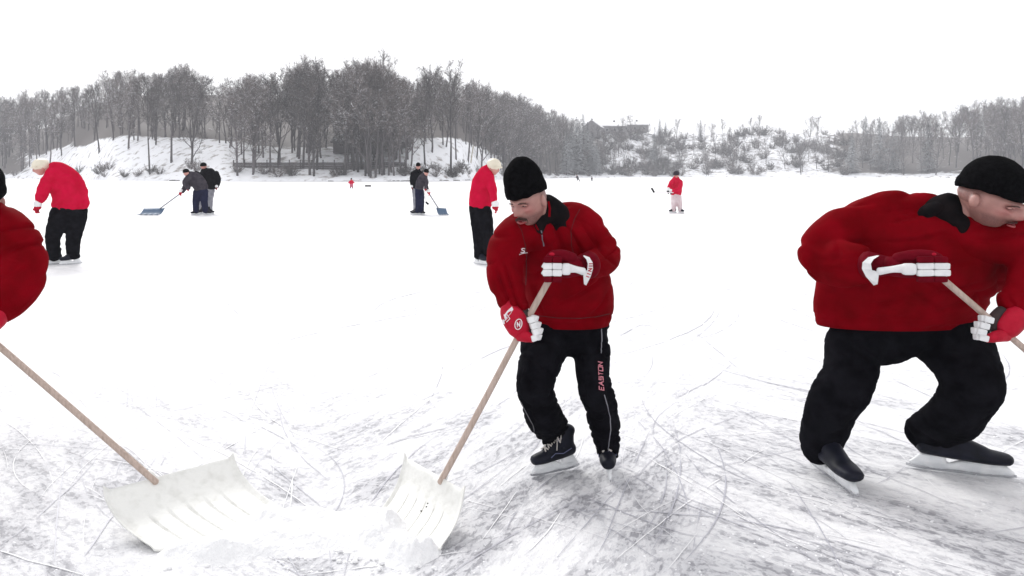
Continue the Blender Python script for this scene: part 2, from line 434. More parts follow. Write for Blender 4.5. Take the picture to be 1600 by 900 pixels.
def skate_cuts():
    r = random.Random(12); dark, white = MB(), MB()
    for k in range(330):
        y = 2.9+9*r.random()**1.8; x = r.uniform(-.68, .68)*y
        side = -1 if abs(x/y) > .22 else 1
        a = R(66+r.gauss(0, 13)) if side == 1 else R(125+r.gauss(0, 16))
        if r.random() < .22: a = r.uniform(0, math.pi)
        Ln = r.uniform(.25, 1.9)*(1 if y < 6 else 1.6); cv = r.gauss(0, .17); n = int(Ln/.035)+3
        m_ = dark if r.random() < .55 else white; w_ = r.uniform(.0012, .0034)*(1 if y < 6 else 1.8); prev = None
        V, Fc = [], []
        for i in range(n+1):
            t = i/n; aa = a+cv*(t-.5)*Ln*2; wd = w_*math.sin(math.pi*min(max(t, .02), .98))**.5*(1 if noise.noise(Vector((x*6, y*6, k))) > -.22 else .15)
            nx, ny = -math.sin(aa), math.cos(aa)
            for sg in (-1, 1): V.append((x+nx*wd*sg, y+ny*wd*sg, ice_z(x, y)+.0035))
            x += math.cos(aa)*Ln/n; y += math.sin(aa)*Ln/n
            if i: Fc.append((2*i-2, 2*i-1, 2*i+1, 2*i))
        m_.add(V, Fc)
    o = link('skate_tracks', dark.mesh(), mat('ice_cut', (.42, .42, .47), .5), normals=False, smooth=False)
    tag(o, 'thin grey curved skate cuts scored into the ice', 'skate tracks', kind='stuff')
    o = link('skate_tracks', white.mesh(), mat('ice_shavings_line', (.86, .86, .87), .8), normals=False, smooth=False)
    tag(o, 'thin white curved lines of ice shavings left by skates', 'skate tracks', kind='stuff')
    mb = MB()
    for k in range(2600):
        y = 2.9+5*r.random()**1.7; x = r.uniform(-.68, .68)*y
        if noise.noise(Vector((x*1.3, y*1.3, 7))) < -.05: continue
        q = r.uniform(.002, .0075); z = ice_z(x, y)
        pts = [Vector((q*r.uniform(.7, 1.4), 0, 0)), Vector((0, q*r.uniform(.7, 1.3), 0)), Vector((-q*r.uniform(.7, 1.4), 0, 0)), Vector((0, -q*r.uniform(.7, 1.3), 0)), Vector((q*.2, 0, q*r.uniform(.5, 1.1)))]
        ro = Matrix.Rotation(r.random()*6, 3, 'Z'); mb.add([ro @ p+Vector((x, y, z)) for p in pts], [(0, 1, 4), (1, 2, 4), (2, 3, 4), (3, 0, 4)])
    tag(link('snow_crumbs', mb.mesh(), mat('crumb', (.88, .88, .90), .8)), 'small crumbs of snow and shaved ice scattered over the ice', 'snow crumbs', kind='stuff')
skate_cuts()

SNOW = varied('snow', (.82, .82, .83), (.88, .88, .885), 30, .7, .8, 60)
SLOPE = varied('snowy_slope', (.30, .27, .26), (.86, .87, .90), .55, .8, .5, 3, contrast=(.30, .46), detail=8)
def litter(m):
    b = m.node_tree.nodes['Principled BSDF']; src_ = b.inputs['Base Color'].links[0].from_socket
    a = N(m, 'ShaderNodeAttribute', attribute_name='litter'); n = N(m, 'ShaderNodeTexNoise'); n.inputs['Scale'].default_value = .35; n.inputs['Detail'].default_value = 6
    g = N(m, 'ShaderNodeNewGeometry'); L(m, g.outputs['Position'], n.inputs['Vector'])
    ad = N(m, 'ShaderNodeMath', operation='ADD'); L(m, a.outputs['Fac'], ad.inputs[0]); L(m, n.outputs[0], ad.inputs[1])
    mr = N(m, 'ShaderNodeMapRange'); mr.inputs[1].default_value = .95; mr.inputs[2].default_value = 1.15; L(m, ad.outputs[0], mr.inputs[0])
    mm = N(m, 'ShaderNodeMix', data_type='RGBA'); L(m, mr.outputs[0], mm.inputs[0]); L(m, src_, mm.inputs[6]); mm.inputs[7].default_value = (.11, .095, .09, 1)
    L(m, mm.outputs[2], b.inputs['Base Color'])
litter(SLOPE)
def build_hill():
    v, f = [], []
    pxs = list(range(-700, 2301, 10)); ds = [-2, 0, .5, 1.2, 2.5, 4, 6, 9, 12, 16, 20, 25, 30, 37, 45, 55, 66, 80, 95, 115, 150, 220]
    for px in pxs:
        Y0 = shore(px)
        for d in ds:
            y = Y0+d; x = (px-800)/F*y; v.append((x, y, hgt(x, y) if d > 0 else -.4))
    n = len(ds)
    for i in range(len(pxs)-1):
        for j in range(n-1): f.append((i*n+j, (i+1)*n+j, (i+1)*n+j+1, i*n+j+1))
    mb = MB(); mb.v = v; mb.f = f
    me = mb.mesh('hill'); at = me.attributes.new('litter', 'FLOAT', 'POINT'); val = []
    for px in pxs:
        Y0 = shore(px); D = crest(px)[0]; s_ = src(px)
        for d in ds:
            a = max(0, min(1, (Y0+d-D+2)/6)) if s_ < 930 else 0
            a = max(a, ip(s_, [547, 625, 645, 765, 790, 925, 950, 1054], [.42, .42, 0, 0, .8, .8, .42, .5])*max(0, min(1, (d-3)/8)))
            val.append(a)
    at.data.foreach_set('value', val)
    tag(link('snowy_hillside', me, SLOPE), 'snow covered wooded hillside behind the lake', kind='structure')
build_hill()

# ---------------------------------------------------------------- trees
BARK = snowtop(varied('bark', (.028, .025, .027), (.060, .052, .055), 1.5, .9), .72, 1.0, amount=.8)
TWIG = snowtop(varied('twigs', (.034, .028, .028), (.098, .082, .077), .5, .9), .66, 1.0, amount=.8)
def treevar(m):
    b = m.node_tree.nodes['Principled BSDF']; src_ = b.inputs['Base Color'].links[0].from_socket
    oi = N(m, 'ShaderNodeObjectInfo'); g = N(m, 'ShaderNodeNewGeometry'); n = N(m, 'ShaderNodeTexNoise'); n.inputs['Scale'].default_value = .16; n.inputs['Detail'].default_value = 4
    L(m, g.outputs['Position'], n.inputs['Vector'])
    a = N(m, 'ShaderNodeMath', operation='ADD'); L(m, oi.outputs['Random'], a.inputs[0]); L(m, n.outputs[0], a.inputs[1])
    mr = N(m, 'ShaderNodeMapRange'); mr.inputs[1].default_value = .5; mr.inputs[2].default_value = 1.4; mr.inputs[3].default_value = .45; mr.inputs[4].default_value = 1.9; L(m, a.outputs[0], mr.inputs[0])
    h = N(m, 'ShaderNodeHueSaturation'); L(m, src_, h.inputs['Color']); L(m, mr.outputs[0], h.inputs['Value']); L(m, h.outputs[0], b.inputs['Base Color'])
treevar(TWIG); treevar(BARK)
NEEDLE = snowtop(varied('needles', (.022, .030, .032), (.045, .055, .055), .9, .9), .62, .95, amount=.55)

def perp(d, rnd):
    a = Vector((rnd.uniform(-1, 1), rnd.uniform(-1, 1), rnd.uniform(-1, 1))); a = a-d*a.dot(d)
    return a.normalized()
def limb(mb, pts, r0, r1, seg=5):
    n = len(pts); v = []
    for i, p in enumerate(pts):
        t = (pts[min(i+1, n-1)]-pts[max(i-1, 0)]).normalized()
        s = t.cross(Vector((.3, 1, .1))).normalized(); d = s.cross(t); r = r0+(r1-r0)*i/(n-1)
        for j in range(seg):
            a = 2*math.pi*j/seg; v.append(p+s*r*math.cos(a)+d*r*math.sin(a))
    f = [(i*seg+j, i*seg+(j+1) % seg, (i+1)*seg+(j+1) % seg, (i+1)*seg+j) for i in range(n-1) for j in range(seg)]
    mb.add(v, f)
def path(p, d, Ln, rnd, n=5, bend=.12, up=.06):
    pts = [p.copy()]; d = d.copy()
    for i in range(n):
        d = (d+perp(d, rnd)*bend*rnd.random()*1.6+Vector((0, 0, up))).normalized(); p = p+d*Ln/n; pts.append(p)
    return pts
def ribbon(mb, p, q, w, rnd):
    d = (q-p).normalized(); s = perp(d, rnd)*w
    mb.add([p-s, p+s, q], [(0, 1, 2)])
def bare_tree(seed, H=20, nl=13, nb=7, ntw=9, low=.35, slim=1.0, twigw=.035):
    rnd = random.Random(seed); tr, cw = MB(), MB()
    base = path(Vector((0, 0, -.8)), Vector((rnd.uniform(-.06, .06), rnd.uniform(-.06, .06), 1)), H*.93, rnd, 9, .10, .05)
    limb(tr, base, .022*H*.62, .03, 7)
    tw = []
    for k in range(nl):
        t = low+(1-low)*(k+rnd.random()*.6)/nl; i = min(int(t*9), 8); p = base[i].lerp(base[i+1], t*9-i)
        side = perp(Vector((0, 0, 1)), rnd); side.z = 0; side.normalize()
        d = (side*rnd.uniform(.55, .95)*slim+Vector((0, 0, rnd.uniform(.55, 1.1)))).normalized()
        Ln = H*rnd.uniform(.22, .36)*(1.15-.75*t)*1.5
        pl = path(p, d, Ln, rnd, 6, .22, .07); limb(tr, pl, .0055*H*(1.35-t), .025, 5)
        for b in range(nb):
            tt = .2+.8*(b+rnd.random())/nb; j = min(int(tt*6), 5); pp = pl[j].lerp(pl[j+1], tt*6-j)
            dd = ((pl[j+1]-pl[j]).normalized()*.8+perp((pl[j+1]-pl[j]).normalized(), rnd)*rnd.uniform(.5, 1)+Vector((0, 0, .25))).normalized()
            bl = Ln*rnd.uniform(.25, .5)
            pb = path(pp, dd, bl, rnd, 4, .3, .04)
            for a, c in zip(pb[:-1], pb[1:]): ribbon(cw, a, c+(c-a)*.15, .05, rnd)
            for q in range(ntw):
                t3 = rnd.random(); j3 = min(int(t3*4), 3); p3 = pb[j3].lerp(pb[j3+1], t3*4-j3)
                d3 = (dd+perp(dd, rnd)*rnd.uniform(.5, 1.3)+Vector((0, 0, .15))).normalized(); l3 = rnd.uniform(.5, 1.5)*H/20
                e3 = p3+d3*l3; ribbon(cw, p3, e3, twigw, rnd)
                for z in range(3):
                    p4 = p3.lerp(e3, rnd.uniform(.2, .9)); d4 = (d3+perp(d3, rnd)*rnd.uniform(.6, 1.2)).normalized()
                    ribbon(cw, p4, p4+d4*rnd.uniform(.35, .9)*H/20, twigw*.75, rnd)
    return tr.mesh('trunk'), cw.mesh('crown')
def spruce(seed, H=16):
    rnd = random.Random(seed); tr, cw = MB(), MB()
    limb(tr, [Vector((0, 0, -.5)), Vector((0, 0, H*.5)), Vector((0, 0, H))], .2, .02, 6)
    z = H*.06
    while z < H*.99:
        rr = (1-z/H)**.85*H*.21+.12
        for k in range(11):
            a = rnd.random()*6.283; r_ = rr*rnd.uniform(.7, 1.1); d = Vector((math.cos(a), math.sin(a), 0)); s = Vector((-d.y, d.x, 0))
            p = Vector((0, 0, z)); 
            for q in range(7):
                t = (q+.6)/7; c = p+d*r_*t+Vector((0, 0, -.28*r_*t*t+.05*r_)); wdt = .22*r_*(1-t*.55)+.05
                ang = rnd.uniform(-.5, .5)
                cw.add([c-s*wdt+Vector((0, 0, -.14*wdt)), c+d*r_*.16*(1+ang)+Vector((0, 0, -.05)), c+s*wdt+Vector((0, 0, -.14*wdt)), c-d*r_*.05+Vector((0, 0, .08))], [(0, 1, 3), (1, 2, 3)])
        z += H*.026*rnd.uniform(.8, 1.2)
    return tr.mesh('trunk'), cw.mesh('crown')
def bush(seed, H=2.6):
    rnd = random.Random(seed); mb = MB()
    for k in range(26):
        a = rnd.random()*6.283; d = Vector((math.cos(a)*.7, math.sin(a)*.7, rnd.uniform(.5, 1.3))).normalized()
        pl = path(Vector((math.cos(a)*.3, math.sin(a)*.3, -.2)), d, H*rnd.uniform(.6, 1.1), rnd, 4, .3, .02)
        for i, (a_, b_) in enumerate(zip(pl[:-1], pl[1:])): ribbon(mb, a_, b_+(b_-a_)*.2, .05, rnd)
        for q in range(26):
            t = rnd.random(); i = min(int(t*4), 3); p = pl[i].lerp(pl[i+1], t*4-i); dd = (d+perp(d, rnd)*1.1).normalized()
            ribbon(mb, p, p+dd*rnd.uniform(.3, .9), .035, rnd)
    return mb.mesh('bush')

TREES = [bare_tree(s, 20, nl=n, nb=7, ntw=7, low=lo, slim=sl_) for s, n, lo, sl_ in ((1, 13, .34, 1), (2, 11, .42, .8), (3, 14, .24, 1.05), (4, 11, .40, .65), (5, 13, .16, .8), (6, 14, .12, 1.0))]
for t, c in TREES:
    t.materials.append(BARK); c.materials.append(TWIG); t.polygons.foreach_set('use_smooth', [True]*len(t.polygons))
SPR = [spruce(s) for s in (11, 12, 13)]
for t, c in SPR: t.materials.append(BARK); c.materials.append(NEEDLE)
BUSH = [bush(s) for s in (21, 22, 23)]
for b in BUSH: b.materials.append(TWIG)

def put(name, meshes, x, y, s, rz, label, cat, group, sxy=None, zoff=0):
    r = empty(name, (x, y, hgt(x, y)+zoff), label, cat, group); r.rotation_euler.z = rz
    sxy = sxy or s; r.scale = (sxy, sxy, s)
    for nm, me in zip(('trunk', 'crown'), meshes):
        o = bpy.data.objects.new(nm, me); COL.objects.link(o); o.parent = r
    return r
rnd = random.Random(42)
def inv(spx, panel):
    if panel == 0: return 547-(spx-547)*2.15
    if panel == 2: return 1054+(1054-spx)*2.15
    return spx
LAB = {0: 'bare leafless tree in the wood left of the skaters, behind the far shore',
       1: 'bare leafless tree in the wood on the hillside behind the skaters',
       2: 'bare leafless tree in the wood on the right-hand far shore'}
trees = []      # (panel, px, y, height)
for panel, n in ((0, 150), (1, 270), (2, 165)):
    lo, hi = {0: (545, 812), 1: (540, 1062), 2: (790, 1056)}[panel]
    for i in range(n):
        s_ = rnd.uniform(lo, hi)
        if rnd.random() < .35 and panel != 0: s_ = rnd.uniform(775, 935)
        px = inv(s_, panel) if panel != 1 else s_
        if panel == 1 and not (540 < px < 1062): continue
        D, H = crest(px); Y0 = shore(px); wdt = D-Y0
        if s_ < 765:
            u = rnd.random(); y = Y0+wdt*(rnd.uniform(.1, .8) if u < .14 else rnd.uniform(.8, 1.9))
        elif s_ < 935: y = Y0+2+wdt*rnd.uniform(0, 1.35)
        else:
            u = rnd.random(); y = Y0+2+wdt*(rnd.uniform(0, .35) if u < .4 else rnd.uniform(.35, 1.15))
        if i % 5 == 0 and panel < 2:
            s_ = rnd.uniform(547, 642); px = inv(s_, panel) if panel == 0 else s_; y = shore(px)+rnd.uniform(3, 24)
        z = hgt((px-800)/F*y, y)
        top = ip(s_, TPX, TPY)+rnd.uniform(-2, 14)+(6 if rnd.random() < .4 else 0)
        if s_ > 935 and y < Y0+wdt*.8: top = HZ-(z+rnd.uniform(8, 15)-1.5)/y*F; 
        if 765 < s_ < 935 and y < Y0+wdt*.6: top += rnd.uniform(0, 40)
        h = 1.5+(HZ-top)/F*y-z
        if h < 5: continue
        trees.append((panel, px, y, min(h, 30), s_))
rnd.shuffle(trees)
ZON = [(60, 'above the man cut off at the left edge'), (160, 'above the red skater at the left'), (270, 'above the blue shovel at the left'), (350, 'above the stooping pair at the left'),
       (450, 'midway between the left pair and the pink child'), (545, 'just left of the pink child'), (575, 'directly above the pink child'), (610, 'above the dark plank and huts'), (640, 'just left of the middle pair'),
       (675, 'right above the middle pair'), (720, 'between the middle pair and the standing red skater'), (765, 'above the standing red skater'), (800, 'above the left half of the black hat'),
       (840, 'above the right half of the black hat'), (875, 'just right of the black hat'), (905, 'above the striding far skater'), (940, 'below the gabled grey house'), (975, 'below the long low building'),
       (1015, 'below the longest snowy roof'), (1075, 'above the crimson hockey player'), (1150, 'just right of the hockey player'), (1230, 'midway between the hockey player and the right-hand man'),
       (1300, 'well left of the right-hand man'), (1390, 'left of the right-hand man, over his shoulder'), (1480, 'above the back of the right-hand man'), (9999, 'above the hat of the right-hand man')]
def zone(px, y, h, kind='bare leafless tree', plural='bare trees'):
    z = next(t for m_, t in ZON if px < m_); D, H = crest(px); u = (y-shore(px))/(D-shore(px))
    ly = 'by the shore' if u < .3 else ('on the slope' if u < .85 else ('on the crest' if u < 1.35 else 'beyond the crest'))
    sz = 'short' if h < 9 else ('middling' if h < 16 else 'tall')
    return '%s %s %s, %s' % (sz, kind, ly, z), '%s %s %s, %s' % (sz, plural, ly, z)
rest = []
cnt = 0
for panel, px, y, h, s_ in trees:
    x = (px-800)/F*y
    if cnt < 285 and (cnt % 1 == 0):
        cnt += 1
        lb, gp = zone(px, y, h)
        put('bare_tree', rnd.choice(TREES), x, y, h/20, rnd.random()*6.28, lb, 'tree', gp, sxy=h/20*rnd.uniform(.75, 1.0)*(1.15 if h < 14 else 1))
    else: rest.append((x, y, h))
# trees one can tell apart on the near slope
for i, (px, pyb, top, vi, lab) in enumerate([
    (553, 277, 104, 1, 'slender bare tree at the shore, just right of the pink child'),
    (579, 281, 100, 0, 'dark bare tree at the shore, left of a close trio of trunks'),
    (586, 281, 90, 3, 'bare tree with the tallest crown, middle of three close trunks at the shore'),
    (593, 279, 108, 4, 'leaning bare tree, right of a close trio of trunks at the shore'),
    (636, 250, 130, 3, 'slim bare tree atop the snow bank, left of the wide fork tree'),
    (664, 276, 112, 2, 'wide bare tree forking low, right behind the two dark skaters'),
    (675, 272, 96, 5, 'tall bare tree on the snow bank right of the two dark skaters'),
    (704, 279, 100, 1, 'straight dark bare tree standing at the foot of the snowy slope'),
    (713, 274, 120, 3, 'thin bare tree beside the straight dark one on the slope'),
    (744, 268, 128, 4, 'bare tree just behind the standing red skater'),
    (728, 264, 140, 1, 'thin bare tree left of the standing red skater')]):
    Y0 = shore(px); y = Y0+2+(281-pyb)*1.5; x = (px-800)/F*y; h = (HZ-top)/F*y+1.5-hgt(x, y)
    put('bare_tree', TREES[vi], x, y, h/20, i*1.3, lab, 'tree', None, sxy=h/20*.8)
# the rest of the wood reads as one mass
def forest():
    V_, F_ = [], []; off = 0
    cache = []
    for t, c in TREES:
        arr = []
        for me in (t, c):
            v = np.empty(len(me.vertices)*3); me.vertices.foreach_get('co', v); v = v.reshape(-1, 3)
            fs = [tuple(p.vertices) for p in me.polygons]; arr.append((v, fs))
        cache.append(arr)
    mbv, mbf, mi = [], [], []
    extra = []
    r2 = random.Random(5)
    for panel, n in ((0, 90), (1, 150), (2, 90)):
        lo, hi = {0: (545, 812), 1: (545, 1056), 2: (790, 1056)}[panel]
        for i in range(n):
            s_ = r2.uniform(lo, hi); px = inv(s_, panel) if panel != 1 else s_
            D, H = crest(px); y = D+r2.uniform(2, 40)
            if 770 < s_ < 935: y = D+r2.uniform(-30, 25)
            if s_ > 935: y = D+r2.uniform(0, 15)
            x = (px-800)/F*y; top = ip(s_, TPX, TPY)+(r2.uniform(6, 70) if s_ < 770 else r2.uniform(3, 40)); h = 1.5+(HZ-top)/F*y-hgt(x, y)
            if s_ > 935: h *= .6
            if h > 4: extra.append((x, y, min(h, 28)))
    for x, y, h in rest+extra:
        a = r2.random()*6.28; s = h/20; z = hgt(x, y)
        ca, sa = math.cos(a)*s*.95, math.sin(a)*s*.95
        for kk_, (v, fs) in enumerate(cache[r2.choice((0, 2, 3, 4, 5))]):
            mi += [1-kk_]*len(fs)
            q = np.stack([v[:, 0]*ca-v[:, 1]*sa+x, v[:, 0]*sa+v[:, 1]*ca+y, v[:, 2]*s+z], 1)
            mbv.append(q); mbf += [tuple(i+off for i in p) for p in fs]; off += len(q)
    me = bpy.data.meshes.new('wood'); me.from_pydata(np.concatenate(mbv).tolist(), [], mbf)
    wl = link('woodland', me, TWIG, normals=False, smooth=False); me.materials.append(BARK); me.polygons.foreach_set('material_index', mi)
    tag(wl, 'far off mass of bare woodland along the crest of the hill', 'woodland', kind='stuff')
forest()
# spruces
for i, (px, yb, top, panel) in enumerate([(901, 268, 182, 1), (911, 262, 176, 1), (918, 270, 190, 1), (906, 272, 200, 1), (926, 272, 206, 1), (893, 270, 196, 1), (1031, 240, 184, 1), (1040, 235, 190, 1), (932, 274, 222, 1), (885, 274, 205, 1), (1022, 262, 206, 1),
                                          (905, 268, 182, 2), (915, 262, 180, 2), (895, 270, 192, 2), (925, 272, 206, 2), (1035, 240, 186, 2), (870, 270, 190, 2)]):
    s_ = px; px = inv(s_, panel) if panel != 1 else s_
    D, H = crest(px); Y0 = shore(px); y = Y0+3+(275-yb)*2.0
    x = (px-800)/F*y; h = (HZ-top)/F*y+1.5-hgt(x, y)
    put('spruce_tree', SPR[i % 3], x, y, h/16, i, zone(px, y, h, 'dark spruce', 'dark spruces')[0], 'tree', zone(px, y, h, 'dark spruce', 'dark spruces')[1], sxy=max(h/16, .6)*1.05)
# bushes
k = 0
for panel, n in ((0, 26), (1, 130), (2, 84)):
    for i in range(n):
        s_ = rnd.uniform(547, 800) if panel == 0 else (rnd.uniform(930, 1054) if (i % 3) or panel == 2 else rnd.uniform(620, 930))
        px = inv(s_, panel) if panel != 1 else s_
        D, H = crest(px); Y0 = shore(px)
        y = Y0+1.5+(D-Y0)*(rnd.uniform(0, .9) if s_ > 930 else rnd.uniform(0, .25)); x = (px-800)/F*y; sc = rnd.uniform(.5, 1.0) if s_ < 930 else rnd.uniform(1.1, 2.3)
        o = bpy.data.objects.new('bare_bush', BUSH[k % 3]); COL.objects.link(o); o.location = (x, y, hgt(x, y)); o.scale = (sc,)*3; o.rotation_euler.z = k; k += 1
        lb, gp = zone(px, y, sc*5.5+3, 'twiggy bush', 'twiggy bushes'); tag(o, lb, 'bush', gp)

# ---------------------------------------------------------------- buildings on the hill and hut at the shore
WALLM = varied('render_wall', (.20, .19, .20), (.26, .25, .26), 1, .9)
DKWOOD = varied('dark_boards', (.035, .03, .032), (.06, .05, .052), 3, .9, .3, 8)
GLASSM = mat('window_glass', (.03, .035, .045), .15)
FRAMEM = mat('window_frame', (.55, .55, .55), .6)
ROOFM = snowtop(varied('tarred_roof', (.03, .03, .03), (.06, .055, .055), 2, .9), .85, 1.15)
def house(px, y, wid, hw, hr, dep, rz, label, name='house', wallm=None, nwin=4, zb=None):
    x = (px-800)/F*y; z0 = hgt(x, y)-.5 if zb is None else zb
    r = empty(name, (x, y, z0), label, 'building')
    M = Matrix.Translation((x, y, z0)) @ Matrix.Rotation(rz, 4, 'Z')
    def tr(mb): mb.v = [tuple(M @ Vector(p)) for p in mb.v]; return mb
    a, b = wid/2, dep/2
    mb = MB(); mb.add([(-a, -b, 0), (a, -b, 0), (a, b, 0), (-a, b, 0), (-a, -b, hw), (a, -b, hw), (a, b, hw), (-a, b, hw), (-a, 0, hw+hr), (a, 0, hw+hr)],
                      [(0, 1, 5, 4), (1, 2, 6, 9, 5), (2, 3, 7, 6), (3, 0, 4, 8, 7)])
    link('wall', tr(mb).mesh(), wallm or WALLM, r, smooth=False)
    mb = MB(); o = .5; t = .35
    for sgn in (-1, 1):
        e = (hr*(1+o/b))-hr
        v = [(-a-o, sgn*(b+o), hw-e), (a+o, sgn*(b+o), hw-e), (a+o, 0, hw+hr), (-a-o, 0, hw+hr)]
        v += [(p[0], p[1], p[2]+t) for p in v]
        mb.add(v, [(0, 1, 2, 3), (4, 5, 6, 7), (0, 1, 5, 4), (1, 2, 6, 5), (3, 0, 4, 7)])
    rf = link('roof', tr(mb).mesh(), ROOFM if name == 'wooden_hut' else SNOW, r, smooth=False)
    mb = MB(); box(mb, (a*.4, b*.25, hw+hr+.3), (.45, .45, 1.0)); link('chimney', tr(mb).mesh(), DKWOOD, rf, smooth=False)
    for i in range(nwin):
        wx = -a+wid*(i+.5)/nwin
        mb = MB(); box(mb, (wx, -b-.03, hw*.52), (.75, .06, .75)); wo = link('window', tr(mb).mesh(), FRAMEM, r, smooth=False)
        mb = MB(); box(mb, (wx, -b-.08, hw*.52), (.62, .05, .62)); link('pane', tr(mb).mesh(), GLASSM, wo, smooth=False)
    return r
def hz_y(px): return crest(px)[0]
house(927, hz_y(927)-6, 11, 5.5, 3.4, 9, R(75), 'gabled grey house with a steep snowy roof, left of the long low building', nwin=2)
house(951, hz_y(951)+4, 17, 4.6, 2.0, 9, R(8), 'long low grey building with a snowy roof on the hill crest')
house(984, hz_y(984)+4, 20, 4.2, 1.7, 9, R(-4), 'longest snowy roofed building on the crest, right of the low grey one')
house(616, shore(616)+22, 8, 1.8, 1.2, 5, R(4), 'low dark wooden hut behind the board fence', 'wooden_hut', DKWOOD, 0)
house(556, shore(556)+22, 9, 2.6, 1.6, 6, R(-6), 'dark wooden boathouse behind the trees', 'wooden_hut', DKWOOD, 0)
def fence(p0, p1, label, zt=2.4):
    y0, y1 = shore(p0)+9, shore(p1)+9
    A = Vector(((p0-800)/F*y0, y0, 0)); B = Vector(((p1-800)/F*y1, y1, 0)); n = max(2, int((B-A).length/2.4))
    zb = [hgt(*(A.lerp(B, i/n).xy)) for i in range(n+1)]; z0 = sum(zb)/len(zb)
    r = empty('board_fence', (A.x, A.y, z0), label, 'fence'); d = (B-A).normalized(); rz = math.atan2(d.y, d.x)
    for i in range(n+1):
        p = A.lerp(B, i/n); mb = MB(); box(mb, (p.x, p.y, z0+.5), (.09, .09, 1.4), rz); link('post', mb.mesh(), DKWOOD, r, smooth=False)
    mb = MB(); c = (A+B)/2
    for k in range(5): box(mb, (c.x, c.y-.13, z0-.3+k*.36), ((B-A).length/2, .03, .16), rz)
    link('board_panel', mb.mesh(), DKWOOD, r, smooth=False)
fence(540, 632, 'dark horizontal board fence behind the trees on the bank')
fence(365, 540, 'dark board fence on the left-hand bank, left of the pink child')
# leaning wooden pole on the slope
x, y = (737-800)/F*(shore(737)+12), shore(737)+12
mb = MB(); z = hgt(x, y); limb(mb, [Vector((x-.4, y, z-.5)), Vector((x, y, z+2.5)), Vector((x+.45, y, z+5.5))], .16, .13, 8)
tag(link('wooden_pole', mb.mesh(), varied('pale_wood', (.28, .24, .16), (.36, .31, .22), 2, .8)), 'pale wooden pole leaning on the snowy slope', 'pole')
# stones along the shore
ROCK = snowtop(varied('rock', (.03, .03, .03), (.08, .075, .075), 2, .9), .6, .9)
st = []
for i in range(46):
    px = rnd.choice([rnd.uniform(600, 770), rnd.uniform(840, 900), rnd.uniform(-10, 1600)])
    y = shore(px)-.15; x = (px-800)/F*y; mb = MB(); s = rnd.uniform(.3, .9)
    ellipsoid(mb, (0, 0, 0), (s*1.5, s*.7, s*.32), su=9, sv=6)
    mb.v = [tuple(Vector(p)*(1+.3*noise.noise(Vector(p)*2+Vector((i, 0, 0))))) for p in mb.v]
    mb.v = [(p[0]+x, p[1]+y, p[2]+.06) for p in mb.v]
    side = 'left of the pink child' if px < 547 else ('behind the skaters' if px < 1054 else 'at the right')
    tag(link('shore_stone', mb.mesh(), ROCK), 'dark stone at the edge of the ice, '+side, 'stone', 'shore stones '+side)
mb = MB(); p = CEN.P(575, 293, 95); box(mb, (p.x, p.y, .1), (.35, .12, .1))
tag(link('dark_plank', mb.mesh(), DKWOOD, smooth=False), 'short dark plank lying on the ice near the pink child', 'plank')

# ================================================================== PEOPLE
def head_fn(p):
    """sculpts a unit-sphere direction into a head; face looks to -Y, Z up, metres"""
    x, y, z = p.x*.076, p.y*.096, p.z*.118
    if z < -.01:
        t = (-z-.01)/.108; x *= 1-.34*t*t-.06*t
        if y > 0: y *= 1-.75*t
        else: y *= 1+.02*t
    if y < 0 and z > .03: y *= 1-.10*((z-.03)/.09)**1
    q = Vector((x, y, z)); 
    def g(cx, cz, s, sz=None):
        if y > 0: return 0
        sz = sz or s; return math.exp(-((x-cx)/s)**2-((z-cz)/sz)**2)
    dy = 0
    dy += -.011*g(0, .022, .048, .010)
    for s in (-1, 1):
        dy += .018*g(s*.031, .003, .017, .011)
        dy += -.009*g(s*.046, -.022, .016, .013)
        dy += .005*g(s*.030, -.046, .006, .014)
        dy += -.009*g(s*.012, -.036, .007, .006)
        dy += .004*g(s*.026, -.05, .010, .016)
    dy += -.010*g(0, .006, .009, .018)-.022*g(0, -.014, .010, .014)-.033*g(0, -.030, .0115, .011)
    dy += -.006*g(0, -.056, .024, .009)+.006*g(0, -.0665, .022, .0045)-.006*g(0, -.0755, .020, .006)
    dy += .004*g(0, -.087, .02, .006)-.010*g(0, -.103, .018, .012)
    if y > -.01 and y <= 0: dy *= abs(y)/.01
    return Vector((x, y+dy, z))

def head_parts(M, body_mb, k=1.0, full=True):
    v, f = [], []; su, sv = (72, 60) if full else (24, 20)
    def d(i, j):
        th = math.pi*i/sv; ph = 2*math.pi*j/su; return Vector((math.sin(th)*math.cos(ph), math.sin(th)*math.sin(ph), math.cos(th)))
    for i in range(sv+1):
        for j in range(su): v.append(M @ head_fn(d(i, j)))
    for i in range(sv):
        for j in range(su):
            q = (j+1) % su; f.append((i*su+j, i*su+q, (i+1)*su+q, (i+1)*su+j))
    body_mb.add(v, f)
    for s in (-1, 1):
        R3 = M.to_3x3()
        ellipsoid(body_mb, M @ Vector((s*.078, .006, -.012)), (.009, .020, .031), R3 @ Matrix.Rotation(s*.35, 3, 'Z'), 12, 8)

